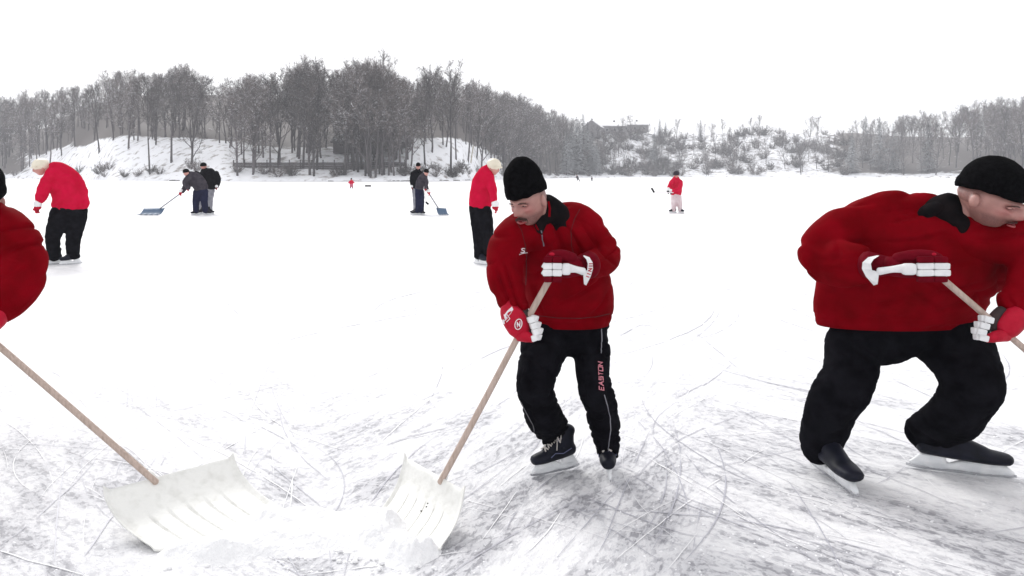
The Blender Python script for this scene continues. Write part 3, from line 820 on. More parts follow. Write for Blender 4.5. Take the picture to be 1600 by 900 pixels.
def beanie(M, k=1.0):
    """knitted hat pulled down over the head, tall crown"""
    v, f = [], []; su = 48
    prof = [(.010, .97), (.008, 1.04), (.020, 1.07), (.04, 1.07), (.052, 1.05), (.056, 1.03), (.075, 1.01), (.095, .97), (.113, .90), (.129, .81), (.144, .69), (.157, .54), (.168, .36), (.174, .14)]
    for i, (z, s) in enumerate(prof):
        for j in range(su):
            a = 2*math.pi*j/su; x = math.cos(a)*.082*s; y = math.sin(a)*.104*s
            zz = z+.030+(-.020 if y > 0 else 0)*(abs(y)/.104)
            if i > 6: y += .012*(i-6)/7
            lump = 1+.03*noise.noise(Vector((x*25, y*25, zz*18)))+(.012*math.sin(a*24) if 2 <= i <= 4 else 0)
            v.append(M @ Vector((x*lump, y*lump, zz+.006*noise.noise(Vector((x*30, y*30, 5))))))
    n = len(prof)
    for i in range(n-1):
        for j in range(su):
            q = (j+1) % su; f.append((i*su+j, i*su+q, (i+1)*su+q, (i+1)*su+j))
    f.append(tuple((n-1)*su+j for j in range(su)))
    mb = MB(); mb.add(v, f); return mb

def decal(target, polys, off, name, m, parent, ctx=CEN, ray=None, sub=2):
    """lays small flat marks on a garment: photo-pixel polygons dropped on its surface, given a thin body"""
    bm = bmesh.new(); bm.from_mesh(target.data); bm.transform(wm(target)); bvh = BVHTree.FromBMesh(bm); bm.free()
    mb = MB()
    for poly in polys:
        pts = []
        for (px, py) in poly:
            d = (ctx.P(px, py, 1.0)-Vector((0, 0, CH))).normalized()
            h = bvh.ray_cast(Vector((0, 0, CH)), d)
            if h[0] is None: pts = None; break
            pts.append((h[0]+h[1]*off if h[1].dot(d) < 0 else h[0]-d*off))
        if not pts: continue
        mb.add(pts, [tuple(range(len(pts)))])
    if not mb.v: return None
    me = mb.mesh(); 
    o = link(name, me, m, parent, smooth=False, normals=False)
    sm = o.modifiers.new('thick', 'SOLIDIFY'); sm.thickness = .0015; sm.offset = 0
    return o
def stroke(pts, w):
    """polyline -> little quads (photo px)"""
    out_ = []
    for (a, b) in zip(pts[:-1], pts[1:]):
        dx, dy = b[0]-a[0], b[1]-a[1]; l = math.hypot(dx, dy) or 1; nx, ny = -dy/l*w/2, dx/l*w/2
        ex, ey = dx/l*w*.25, dy/l*w*.25
        n = max(1, int(l/3))
        for i in range(n):
            p = (a[0]+dx*i/n-(ex if i == 0 else 0), a[1]+dy*i/n-(ey if i == 0 else 0)); q = (a[0]+dx*(i+1)/n+(ex if i == n-1 else 0), a[1]+dy*(i+1)/n+(ey if i == n-1 else 0))
            out_.append([(p[0]+nx, p[1]+ny), (q[0]+nx, q[1]+ny), (q[0]-nx, q[1]-ny), (p[0]-nx, p[1]-ny)])
    return out_

def skate(pos, yaw, parent, sc=1.0, zs=1.0, tilt=0.0, full=True, boot_m=None, mirror=1):
    """ice hockey skate; pos = point of the blade on the ice below the ankle, toe to +X before yaw"""
    M = Matrix.Translation(pos) @ Matrix.Rotation(yaw, 4, 'Z') @ Matrix.Rotation(tilt, 4, 'X') @ Matrix.Diagonal((sc, sc, sc*zs, 1))
    def tr(mb): mb.v = [tuple(M @ Vector(p)) for p in mb.v]; return mb
    mb = MB()
    tube(mb, [(-.085, 0, .125), (-.03, 0, .118), (.05, 0, .11), (.12, 0, .103), (.175, 0, .098)], [(.036, .040), (.038, .042), (.042, .040), (.047, .037), (.038, .030)], ref=(0, 0, 1), seg=18)
    tube(mb, [(-.055, 0, .12), (-.045, 0, .17), (-.045, 0, .215), (-.052, 0, .245)], [(.05, .034), (.055, .038), (.055, .04), (.058, .042)], seg=18, ref=(0, 1, 0))
    tube(mb, [(-.02, 0, .19), (.04, 0, .155), (.10, 0, .125)], [(.035, .036), (.035, .036), (.03, .032)], seg=14)
    me = remesh(tr(mb), .006 if full else .012, 3)
    bt = link('skate_boot', me, boot_m or DKBLUE, parent, normals=False)
    if full:
        mb = MB()
        for i in range(7):
            t = i/6; c = Vector((.115-.135*t, 0, .150+.100*t))
            for s in (-1, 1):
                limb(mb, [c+Vector((0, -s*.026, -.004)), c+Vector((-.008, 0, .014)), c+Vector((-.018, s*.026, .004))], .0048, .0048, 6)
        lp = []
        for s in (-1, 1):
            loop = [Vector((.0, s*.01, .262)), Vector((.03, s*.035, .262)), Vector((.05, s*.055, .225)), Vector((.035, s*.06, .195)), Vector((.02, s*.045, .215)), Vector((.0, s*.012, .258))]
            limb(mb, loop, .0042, .0042, 6)
            limb(mb, [Vector((.0, s*.01, .26)), Vector((.04, s*.03, .23)), Vector((.05, s*.05, .18)), Vector((.055, s*.055, .15))], .0028, .0028, 6)
        link('laces', tr(mb).mesh(), LACE, bt)
        mb = MB(); tube(mb, [(.03, 0, .19), (.005, 0, .235), (.015, 0, .275)], [(.010, .032), (.010, .032), (.007, .024)], seg=12); link('tongue', tr(mb).mesh(), GREYF, bt)
        mb = MB()
        for s in (-1, 1): limb(mb, [Vector((-.06, s*.041, .14)), Vector((0, s*.044, .12)), Vector((.06, s*.047, .13)), Vector((.09, s*.047, .11))], .003, .003, 6)
        link('side_stripe', tr(mb).mesh(), mat('blue_grey_trim', (.10, .11, .2), .5), bt)
    # holder: toe and heel towers joined by a bridge
    mb = MB()
    box(mb, (.105, 0, .057), (.045, .016, .018)); box(mb, (-.055, 0, .065), (.04, .016, .022))
    tube(mb, [(.195, 0, .030), (.12, 0, .024), (.02, 0, .026), (-.06, 0, .024), (-.13, 0, .032)], [(.015, .009)]*5, ref=(0, 1, 0), seg=10)
    tube(mb, [(.15, 0, .07), (.17, 0, .045), (.185, 0, .028)], [(.018, .012)]*3, ref=(0, 1, 0), seg=10)
    tube(mb, [(-.09, 0, .075), (-.105, 0, .05), (-.12, 0, .03)], [(.016, .012)]*3, ref=(0, 1, 0), seg=10)
    tube(mb, [(.02, 0, .055), (.03, 0, .035)], [(.05, .011)]*2, ref=(0, 1, 0), seg=10)
    h = link('blade_holder', remesh(tr(mb), .005 if full else .01, 2), HOLDER, bt, normals=False)
    mb = MB(); n = 18; v = []
    for i in range(n+1):
        t = i/n; x = -.145+.35*t; z0 = .0+.012*abs(2*t-1)**6; v += [(x, -.0022, z0), (x, .0022, z0), (x, -.0022, .024), (x, .0022, .024)]
    f = []
    for i in range(n):
        a = i*4; f += [(a, a+4, a+5, a+1), (a+2, a+3, a+7, a+6), (a, a+2, a+6, a+4), (a+1, a+5, a+7, a+3)]
    f += [(0, 1, 3, 2), (n*4, n*4+2, n*4+3, n*4+1)]
    mb.add(v, f); link('blade', tr(mb).mesh(), STEEL, bt, smooth=False)
    return bt

def finger(mb, pts, r, gap=.0):
    """one padded glove finger: bent chain of rounded segments"""
    for a, b in zip(pts[:-1], pts[1:]):
        a, b = Vector(a), Vector(b); d = (b-a); l = d.length; d.normalize(); s = d.cross(Vector((0, 1, 0)))
        if s.length < .2: s = d.cross(Vector((0, 0, 1)))
        s.normalize(); q = s.cross(d)
        rbox(mb, (a+b)/2, (d, s, q), (l*.5+r*.06, r*.98, r*1.05), e=6.5, su=24, sv=16)

def shovel(C, label, group=None, full=True):
    r = empty('snow_shovel', C.P(650, 850, 3.2)*1, label, 'shovel', group); r.location.z = 0
    H0 = C.P(692, 746, 3.49); H1 = C.P(818, 511, 3.52); H2 = C.P(859, 436, 3.53)
    mb = MB(); pts = [H0+(H0-H1)*.03, H0.lerp(H1, .5), H1, H2]
    wob = [p+Vector((.002*math.sin(i*2), 0, 0)) for i, p in enumerate(pts)]
    tube(mb, wob, [.0138, .0140, .0140, .0142], seg=18)
    hd = link('handle', mb.mesh(), WOODM, r)
    # blade: a curved scoop between four corners
    TR, TL = C.P(727, 770, 3.342), C.P(632, 716, 3.744)
    BR = C.P(689, 866, 3.158); BL = C.P(588, 812, 3.46)
    BR.z = BL.z = .006
    nu, nv = 140, 36; G = []
    for j in range(nv+1):
        v = j/nv
        for i in range(nu+1):
            u = i/nu
            T = TL.lerp(TR, u); B = BL.lerp(BR, u); p = T.lerp(B, v)
            sag = -.055*math.sin(math.pi*min(1, v*1.08)**.62)       # scoop
            p.z = max(.005, p.z+sag*(1 if v < .95 else .6))
            e = min(u, 1-u)
            if e < .045: p.z += .022*(1-e/.045)*(1-.55*v)            # raised side walls
            if v > .22:
                for c in (.22, .36, .50, .64, .78): p.z += -.009*math.exp(-((u-c)/.0075)**2)*min(1, (v-.22)*8)
            if v < .035: p += Vector((.0, .010, .004))*(1-v/.035)
            G.append(p)
    mb = MB(); W_ = nu+1
    mb.add(G, [(j*W_+i, j*W_+i+1, (j+1)*W_+i+1, (j+1)*W_+i) for j in range(nv) for i in range(nu)])
    me = mb.mesh(); bl = link('shovel_blade', me, PLASTIC, r)
    sm = bl.modifiers.new('thick', 'SOLIDIFY'); sm.thickness = .005; sm.offset = -1 if C.sg == 1 else 1
    # socket behind the blade
    mb = MB(); tube(mb, [H0+(H1-H0)*.02+Vector((0, .01, 0)), H0+Vector((0, .012, -.008)), H0+Vector((-.01, .02, -.05))], [.0165, .019, .014], seg=14)
    link('socket', mb.mesh(), PLASTIC, bl)
    if full:
        mb = MB()
        for u, v in ((.535, .30), (.53, .345), (.50, .43), (.49, .46)):
            i, j = int(u*nu), int(v*nv); ellipsoid(mb, G[j*W_+i]+Vector((0, -.002, .004)), (.0045, .0045, .003), su=8, sv=6)
        link('speck', mb.mesh(), DIRT, bl)
    return r, (TL, TR, BL, BR)

def snow_heap(C, corners, label, group=None):
    TL, TR, BL, BR = corners; rr = random.Random(3)
    # pushed snow: soft heap on the left and front of the blade
    cells = {}; mb = MB(); n = 90; m_ = 70
    v = []; xs = [C.P(px, 840, 3.3).x for px in (520, 705)]
    x0, x1 = min(xs), max(xs)
    y0, y1 = 3.0, 3.76
    def P2(px, py): 
        Y = CH*F/(py-HZ); return ((C.mp(px)-800)/F*Y, Y)
    blobs = [(598, 838, .15, .050), (570, 850, .14, .045), (630, 858, .13, .050), (652, 864, .10, .045), (560, 815, .13, .04), (590, 812, .12, .050), (612, 828, .11, .060), (672, 864, .06, .035), (642, 876, .09, .035), (612, 868, .10, .03), (545, 835, .10, .03)]
    bl = [(*P2(a, b), r_, h) for a, b, r_, h in blobs]; kx = 1.0 if C.sg == 1 else 1.9
    for j in range(m_+1):
        for i in range(n+1):
            x = x0+(x1-x0)*i/n; y = y0+(y1-y0)*j/m_; z = -.03
            s = 0
            for bx, by, r_, h in bl:
                d2 = ((x-bx)/kx)**2+(y-by)**2; s += h*math.exp(-d2/(r_*.62)**2)
            s = min(s, .12+.3*(s-.12)) if s > .12 else s
            nz = noise.noise(Vector((x*14/kx, y*14, 1)))*.5+noise.noise(Vector((x*40, y*40, 2)))*.28+noise.noise(Vector((x*100, y*100, 4)))*.13
            z = s*(1+.35*nz)-.013+.011*nz*(s > .01)
            v.append((x, y, z if s > .004 else -.03))
    mb.v = v; W_ = n+1; mb.f = [(j*W_+i, j*W_+i+1, (j+1)*W_+i+1, (j+1)*W_+i) for j in range(m_) for i in range(n)]
    for k in range(70):
        px, py = rr.uniform(545, 700), rr.uniform(800, 893)
        if px > 660 and py < 850: continue
        X, Y = P2(px, py); s = rr.uniform(.003, .010); ellipsoid(mb, (X, Y, s*.5), (s*1.3, s, s*.8), su=7, sv=5)
    o = link('snow_heap', mb.mesh(), SNOW, None)
    return tag(o, label, 'snow heap', group)

def crease(v, amp):
    n = noise.noise(v); return -amp*max(0, 1-abs(n)*4.5)**1.6
def big_man(C, label, shovel_label, heap_label, group=None, full=True):
    vox = .0075 if full else .012
    root = empty('person', C.P(890, 745, 3.96), label, 'person'); root.location.z = 0
    HS = 1.0 if C.sg == 1 else 1.75
    hc = C.P(826, 312, 3.66)
    yaw, pitch = (R(-37) if C.sg == 1 else R(40)), R(20)
    hM = Matrix.Translation(hc) @ Matrix.Rotation(yaw, 4, 'Z') @ Matrix.Rotation(pitch, 4, 'X') @ Matrix.Rotation(R(-3)*C.sg, 4, 'Y') @ Matrix.Diagonal((HS, HS**.6, 1, 1)) @ Matrix.Scale(1.0, 4)
    # body: one continuous surface under the clothes
    mb = MB(); head_parts(hM, mb, full=full)
    C.tube(mb, [(892, 520, 4.03, 40, 26), (884, 460, 3.98, 42, 28), (872, 390, 3.86, 46, 28), (862, 352, 3.78, 34, 22), (846, 335, 3.72, 17, 16), (838, 318, 3.69, 17, 17)], seg=18, kk=1.15)
    C.tube(mb, [(862, 364, 3.80, 17), (905, 350, 3.85, 17), (942, 395, 3.84, 13), (935, 410, 3.78, 12), (905, 414, 3.62, 10)], kk=.95)
    C.tube(mb, [(850, 366, 3.76, 17), (806, 362, 3.72, 17), (786, 428, 3.68, 13), (800, 470, 3.62, 12), (810, 490, 3.58, 9)], kk=.95)
    C.tube(mb, [(872, 515, 4.04, 26), (846, 560, 3.96, 20), (838, 600, 3.88, 16), (850, 645, 3.96, 14), (864, 668, 4.04, 10)], kk=.95)
    C.tube(mb, [(912, 515, 4.04, 24), (924, 560, 3.97, 18), (927, 600, 3.90, 16), (942, 650, 3.98, 13), (947, 690, 4.04, 9)], kk=.95)
    me = remesh(mb, .0035 if full else .006, 1)
    body = link('body', me, SKIN, root, normals=False)
    inv_ = hM.inverted(); W_ = wm(body); sa = me.attributes.new('stubble_socket_shade', 'FLOAT', 'POINT'); ba = me.attributes.new('blush_socket_shade', 'FLOAT', 'POINT')
    st_, bl_ = [], []
    for v in me.vertices:
        q = inv_ @ (W_ @ v.co); s = 0; b = 0
        if q.y < .02 and abs(q.x) < .09 and -.14 < q.z < .05:
            s = max(0, min(1, (-.040-q.z)/.02))*.8*(1 if q.y < -.02 else .7)
            s = max(s, .75*math.exp(-((q.x)/.026)**2-((q.z+.052)/.009)**2) if q.y < -.05 else 0)
            b = .30*math.exp(-((abs(q.x)-.031)/.022)**2-((q.z+.004)/.016)**2)+.4*math.exp(-((abs(q.x)-.045)/.018)**2-((q.z+.028)/.018)**2)+.5*math.exp(-(q.x/.013)**2-((q.z+.030)/.012)**2)  # first term paints reddish eye-socket shading, the others redden cheeks and nose
            for sg in (-1, 1): s = max(s, .95*math.exp(-((q.x-sg*.031)/.018)**2-((q.z-.002)/.008)**2) if q.y < -.03 else 0)  # shade of the eye sockets painted into the skin, on top of stubble
        if -.03 < q.z < .06 and -.02 < q.y < .10 and .045 < abs(q.x) < .079: s = max(s, .75*min(1, (q.y+.02)/.02))
        st_.append(s); bl_.append(min(b, 1))
    sa.data.foreach_set('value', st_); ba.data.foreach_set('value', bl_)
    def hp(mb): mb.v = [tuple(hM @ Vector(p)) for p in mb.v]; return mb
    for s in (-1, 1):
        mb = MB(); ellipsoid(mb, (s*.031, -.078, .002), (.0120, .0075, .0034), su=14, sv=10); e = link('eye', hp(mb).mesh(), EYEW, body)
        mb = MB(); tube(mb, [(s*.014, -.0985, .0155), (s*.030, -.0975, .0185), (s*.047, -.086, .015)], [(.0028, .002), (.0034, .0025), (.002, .002)], seg=10, ref=(0, 1, 0)); link('eyebrow', hp(mb).mesh(), HAIRM, body)
        mb = MB(); tube(mb, [(s*.018, -.086, .004), (s*.031, -.0885, .0085), (s*.045, -.080, .002)], [(.003, .003)]*3, seg=8); link('eyelid', hp(mb).mesh(), SKINP, body)
        mb = MB(); ellipsoid(mb, (s*.029, -.0842, .002), (.0050, .003, .0030), su=10, sv=8); link('iris', hp(mb).mesh(), EYED, body)
    mb = MB(); tube(mb, [(-.024, -.088, -.0655), (0, -.0955, -.064), (.024, -.088, -.0655)], [(.0025, .003), (.004, .004), (.0025, .003)], seg=10); link('open_mouth', hp(mb).mesh(), MOUTH, body)
    mb = MB(); tube(mb, [(-.023, -.090, -.074), (0, -.0985, -.0765), (.023, -.090, -.074)], [(.003, .004), (.0048, .005), (.003, .004)], seg=10); link('lip', hp(mb).mesh(), LIPM, body)
    mb = MB(); rr = random.Random(1)
    for k in range(260 if full else 60):
        u = rr.uniform(-1, 1); x = u*.031; z = -.0475-.010*abs(u)**1.5-rr.random()*.006; y = -.0985+.013*u*u-rr.random()*.003
        p = Vector((x, y, z)); q = p+Vector((u*.004, -.001, -.007)); s_ = Vector((.0009, 0, 0)); mb.add([p-s_, p+s_, q+s_, q-s_, p+Vector((0, -.0012, 0))], [(0, 1, 2, 3), (0, 3, 4), (1, 4, 2)])
    link('moustache', hp(mb).mesh(), HAIRM, body)
    hat = link('knitted_hat', beanie(hM).mesh(), KNIT, root)
    ss = hat.modifiers.new('thick', 'SOLIDIFY'); ss.thickness = .004; ss.offset = -1
    # trousers
    mb = MB()
    C.tube(mb, [(892, 498, 4.03, 58, 38), (892, 515, 4.03, 60, 40), (890, 528, 4.03, 50, 36)], seg=26)
    kl = 1.55
    C.tube(mb, [(858, 518, 4.02, 38, 36), (849, 545, 3.98, 38, 36), (840, 578, 3.90, 33, 34), (836, 602, 3.87, 30, 32), (842, 625, 3.90, 29, 30), (852, 655, 3.96, 28.5, 29), (870, 680, 4.08, 26, 18), (876, 690, 4.10, 21, 14)], kk=kl, seg=26)
    C.tube(mb, [(916, 518, 4.04, 32, 36), (924, 545, 4.00, 30, 34), (926, 580, 3.93, 27, 32), (930, 603, 3.90, 28, 31), (938, 628, 3.93, 27, 29), (943, 658, 3.98, 25, 27), (947, 685, 4.02, 23, 26), (950, 708, 4.04, 17, 20)], kk=kl, seg=26)
    me = remesh(mb, vox, 4)
    def wr(co, n):
        a = noise.noise(Vector((co.x*7, co.y*7, co.z*12)))*.008+crease(Vector((co.x*8, co.y*8, co.z*15+co.x*6)), .010)+crease(Vector((co.x*12+4, co.y*12, co.z*22-co.x*9)), .006)
        kz = abs(co.z-.45); a += math.exp(-(kz/.06)**2)*.0
        if co.z < .25 and C.sg == 1: a += crease(Vector((co.x*3, co.y*3, co.z*22)), .010)
        if C.sg == -1: a *= .6
        return a
    wrinkle(me, wr); tr_ = link('trousers', me, BLACK, root, normals=False)
    # jacket
    mb = MB()
    C.tube(mb, [(893, 499, 4.02, 61, 42), (893, 485, 4.015, 65, 46), (889, 455, 3.98, 68, 50), (882, 420, 3.92, 70, 52), (873, 385, 3.86, 70, 50), (866, 360, 3.82, 60, 44), (861, 343, 3.79, 38, 34), (859, 336, 3.78, 24, 24)], seg=34, cap=True, kk=1.98)
    parts_ = [mb]; mb = MB(); parts_.append(mb)
    C.tube(mb, [(868, 352, 3.82, 32, 34), (900, 349, 3.86, 32, 34), (926, 368, 3.87, 31, 32), (944, 397, 3.84, 28, 30), (936, 411, 3.75, 25, 26), (918, 413, 3.66, 20, 22)], kk=1.62, seg=24)
    mb = MB(); parts_.append(mb)
    C.tube(mb, [(848, 362, 3.77, 32, 34), (815, 362, 3.73, 33, 34), (795, 388, 3.69, 32, 32), (789, 422, 3.64, 29, 29), (796, 455, 3.60, 27, 26), (806, 480, 3.56, 22, 22)], kk=1.62, seg=24)
    allm = MB()
    for q_ in parts_:
        m1 = remesh(q_, vox, 4); allm.add([v.co.copy() for v in m1.vertices], [tuple(p.vertices) for p in m1.polygons])
    me = allm.mesh()
    def wj(co, n):
        kx_ = 1.0 if C.sg == 1 else .6
        X = co.x*kx_
        a = noise.noise(Vector((X*5+3, co.y*5, co.z*6)))*.008
        a += crease(Vector((X*11+co.z*5, co.y*4, co.z*3.2)), .022)*max(0, min(1, .5+noise.noise(co*3)*2))
        a += crease(Vector((X*3+9, co.y*4, co.z*11-X*4)), .022)*max(0, min(1, .4+noise.noise(co*4+Vector((5, 0, 0)))*2))
        a += noise.noise(Vector((X*26, co.y*26, co.z*30)))*.0012
        dx = co.x-C.P(893, 499, 4.02).x
        if co.z < .86: a += .002*math.sin(dx*70+2*math.sin(co.z*30))*min(1, (.86-co.z)/.05)
        if co.z < .80: a -= .008*math.exp(-((co.z-.795)/.010)**2)     # hem seam
        a *= min(1, max(.25, (co.z-.76)/.08))
        return a
    wrinkle(me, wj)
    hem = C.P(893, 508, 4.02).z
    for v in me.vertices:
        if v.co.z < hem: v.co.z = hem+(v.co.z-hem)*.05
    jk = link('jacket', me, RED, root, normals=False)
    # collar standing round the neck
    mb = MB()
    C.tube(mb, [(872, 352, 3.815, 27, 30), (865, 343, 3.79, 29, 30), (858, 333, 3.76, 26.5, 27), (852, 325, 3.735, 23.5, 24)], kk=1.15, seg=30)
    C.tube(mb, [(862, 322, 3.72, 7, 14), (871, 332, 3.74, 9, 16), (877, 345, 3.76, 7, 12)], kk=1.2, seg=14)
    C.tube(mb, [(856, 338, 3.73, 14, 16), (846, 346, 3.685, 11, 12), (845, 356, 3.675, 7, 9), (847, 366, 3.695, 3, 5)], kk=1.2, seg=18)
    ck = link('collar', remesh(mb, .006, 2), COLLAR, jk, normals=False)
    if full: decal(ck, stroke([(857, 316), (859, 326), (858, 338)], 3.0), .002, 'lining', RED, ck)
    # lapel flap of the dark collar lying on the shoulder
    if full:
        decal(jk, [[(853, 322), (862, 318), (872, 328), (866, 338), (856, 336)], [(866, 338), (872, 328), (879, 339), (881, 346), (871, 350)], [(856, 336), (866, 338), (871, 350), (861, 352)], [(834, 352), (843, 342), (853, 340), (853, 352), (847, 366), (839, 362)]], .006, 'collar_flap', COLLAR, jk)
        decal(jk, stroke([(845, 357), (847, 368), (849, 384)], 1.6), .003, 'zip', GREYF, jk)
        sm_ = mat('seam_thread', (.045, .001, .002), .8)
        for ln in ([(906, 327), (897, 343), (892, 362), (893, 385), (897, 398)], [(806, 345), (815, 360), (821, 385), (823, 415), (822, 445)], [(842, 493), (870, 496.5), (905, 497), (930, 495), (952, 490)]):
            decal(jk, stroke(ln, .9), .0015, 'seam', sm_, jk)
        # chest mark: small S shape over a long underline
        decal(jk, stroke([(819.5, 388.6), (816.8, 388), (814.6, 389.2), (815.6, 391), (818.6, 391.8), (819, 393.6), (816.6, 394.6), (813.6, 394.2)], 1.3)+stroke([(811, 397.8), (816, 395.9), (823.5, 394.6)], .9), .002, 'chest_emblem', WHITEMARK, jk)
        # trouser piping and lettering
        decal(tr_, stroke([(939.5, 514), (940, 530), (939, 552)], 1.1)+stroke([(944, 617), (948, 632), (953, 650), (954, 672), (951.5, 690), (950, 706)], 1.1), .003, 'piping', GREYF, tr_)
        decal(tr_, stroke([(815, 629), (823, 645), (833, 664), (838, 686)], 1.1), .003, 'piping', PIPING, tr_)
        GL = {'E': [[(1, 0), (0, 0), (0, 1), (1, 1)], [(0, .5), (.8, .5)]], 'A': [[(0, 0), (.5, 1), (1, 0)], [(.2, .4), (.8, .4)]],
              'S': [[(1, .95), (0, .95), (0, .5), (1, .5), (1, .05), (0, .05)]], 'T': [[(0, 1), (1, 1)], [(.5, 1), (.5, 0)]],
              'O': [[(0, 0), (1, 0), (1, 1), (0, 1), (0, 0)]], 'N': [[(0, 0), (0, 1), (1, 0), (1, 1)]]}
        polys = []; A_, B_ = (939.5, 609), (937.5, 564)
        for k, ch in enumerate('EASTON'):
            t0 = k/6; lx, ly = A_[0]+(B_[0]-A_[0])*t0, A_[1]+(B_[1]-A_[1])*t0
            ux, uy = (B_[0]-A_[0])/6*.72, (B_[1]-A_[1])/6*.72       # along the word
            sl_ = -6.6
            for pl in GL[ch]:
                polys += stroke([(lx+ux*a+(b-.5)*sl_, ly+uy*a+(b-.5)*-1.2) for a, b in pl], 1.15)
        decal(tr_, polys, .003, 'lettering', PINKMARK, tr_)
        mb = MB(); p0 = C.P(828, 452, 3.60)
    # gloves ------------------------------------------------------------
    g = C.sub(880, 1.75)                      # upper hand, gripping the top of the handle
    mb = MB(); g.tube(mb, [(921, 414, 3.60, 22, 20), (911, 415, 3.58, 18, 17), (900, 416, 3.56, 14, 14)], kk=1.0, ref=(0, 1, 0)); 
    gl = link('hockey_glove', remesh(mb, .006, 2), GLDARK, root, normals=False)
    mb = MB(); g.tube(mb, [(903, 416, 3.545, 15, 13), (890, 417, 3.535, 17, 13), (880, 418, 3.53, 17, 12)], kk=1.0); link('hand_back', remesh(mb, .006, 2), GLDARK, gl, normals=False)
    for i, (py, m_, r_) in enumerate(((405.5, GLDARK, 5.0), (415.5, GLWHITE, 5.2), (426, GLWHITE, 5.2), (436, GLDARK, 4.8))):
        mb = MB(); yy = 3.475; rw = r_*3.5/F; x1 = 848+(2 if i in (0, 3) else 0)+(i == 2)*-.5
        finger(mb, [g.P(877.3, py+.4, yy), g.P(863, py, yy-.004), g.P(x1+1, py+.2, yy+.002)], rw)
        finger(mb, [g.P(x1+3, py+.2, yy+.012), g.P(x1+6, py+.5, yy+.055), g.P(x1+20, py+.8, yy+.075)], rw*.85)
        link('finger', mb.mesh(), m_, gl)
    mb = MB(); q = g.P(884.5, 420.5, 3.478); rbox(mb, q, ((1, 0, 0), (0, 1, 0), (0, 0, 1)), (.020*(1 if C.sg == 1 else 1.6), .014, .0255), e=4)
    link('knuckle_pad', mb.mesh(), GLWHITE, gl)
    mb = MB(); g.tube(mb, [(890, 419.5, 3.485, 7, 5), (900, 421, 3.50, 5.2, 5), (911, 424, 3.515, 6, 5)], kk=1.0); link('wrist_strap', mb.mesh(), GLWHITE, gl)
    mb = MB(); g.tube(mb, [(895, 404, 3.53, 9, 9), (880, 399, 3.51, 9, 9), (865, 399, 3.50, 8, 8), (857, 403, 3.50, 6, 7)], kk=1.0); th = link('thumb', remesh(mb, .005, 2), GLDARK, gl, normals=False)
    mb = MB(); ellipsoid(mb, g.P(863, 397.5, 3.488), (.015, .012, .009)); link('thumb_tip', mb.mesh(), GLRED, gl)
    # flared cuff with marks
    mb = MB(); cv = [(913, 399), (921, 402), (926, 410), (926.5, 420), (923, 432), (916, 446)]; ci = [(911, 399.5), (916, 405), (918.5, 412), (917.5, 422), (911, 425), (912.5, 444)]
    vv = [];
    for (a, b), (c, d) in zip(cv, ci): vv += [g.P(a, b, 3.535), g.P(c, d, 3.51), g.P(c, d, 3.525), g.P(a, b, 3.56)]
    f = []
    for i in range(5):
        for j in range(4): f.append((i*4+j, i*4+(j+1) % 4, i*4+4+(j+1) % 4, i*4+4+j))
    f += [(0, 1, 2, 3), (20, 21, 22, 23)]
    mb.add(vv, f); cf = link('cuff', mb.mesh(), GLWHITE, gl, smooth=False)
    if full:
        decal(cf, stroke([(918.0, 405.5), (923, 404.5)], 1.4)+stroke([(919.6, 409.6), (924.6, 408.4), (920.4, 412.2), (925, 412)], 1.3)+stroke([(920, 415.6), (925, 415.6)], 1.5)+stroke([(919.6, 419.2), (924.6, 419.6), (919.2, 422.8), (923.6, 424)], 1.3)+stroke([(917.5, 427), (922, 428.6)], 1.5)+stroke([(916, 431.5), (920, 433)], 1.5), .0015, 'cuff_mark', REDMARK, cf)
    # lower hand ---------------------------------------------------------
    g = C.sub(815, 1.6)
    mb = MB(); g.tube(mb, [(797, 483, 3.56, 16, 17), (800, 492, 3.54, 18, 18), (806, 503, 3.515, 19.5, 15), (812, 515, 3.505, 18, 12), (815, 522, 3.505, 13, 9)], kk=1.0, seg=24)
    gl = link('hockey_glove', wrinkle(remesh(mb, .006, 2), lambda co, n: noise.noise(co*28)*.003), GLRED, root, normals=False)
    # dark gap strip where the hand closes on the shaft is left open; fingers wrap from the far side
    u = Vector((.44, 0, -.90)); 
    for i, (cx, cy, m_) in enumerate(((829, 499, GLWHITE), (833, 508.5, GLWHITE), (836, 518, GLWHITE), (834, 527.5, GLWHITE))):
        mb = MB(); rw = 5.0*3.5/F; yy = 3.475
        finger(mb, [g.P(cx-4, cy+2.2, yy-.005), g.P(cx+5, cy-1.2, yy+.002)], rw)
        finger(mb, [g.P(cx+4, cy-1, yy+.004), g.P(cx+8.5, cy-2, yy+.04)], rw*.95)
        finger(mb, [g.P(cx+7.5, cy-2, yy+.045), g.P(cx-2, cy+1, yy+.075)], rw*.85)
        link('finger', mb.mesh(), m_, gl)
    mb = MB(); g.tube(mb, [(812, 526, 3.50, 8, 8), (819, 525, 3.485, 9.5, 8), (827, 528, 3.48, 8, 7), (831, 531, 3.482, 5, 5)], kk=1.0); th = link('thumb', remesh(mb, .005, 2), GLRED, gl, normals=False)
    mb = MB(); g.tube(mb, [(817, 488, 3.545, 10, 10), (824, 497, 3.53, 8, 9), (826, 512, 3.525, 9, 9)], kk=1.0); link('palm', mb.mesh(), GLPALM, gl)
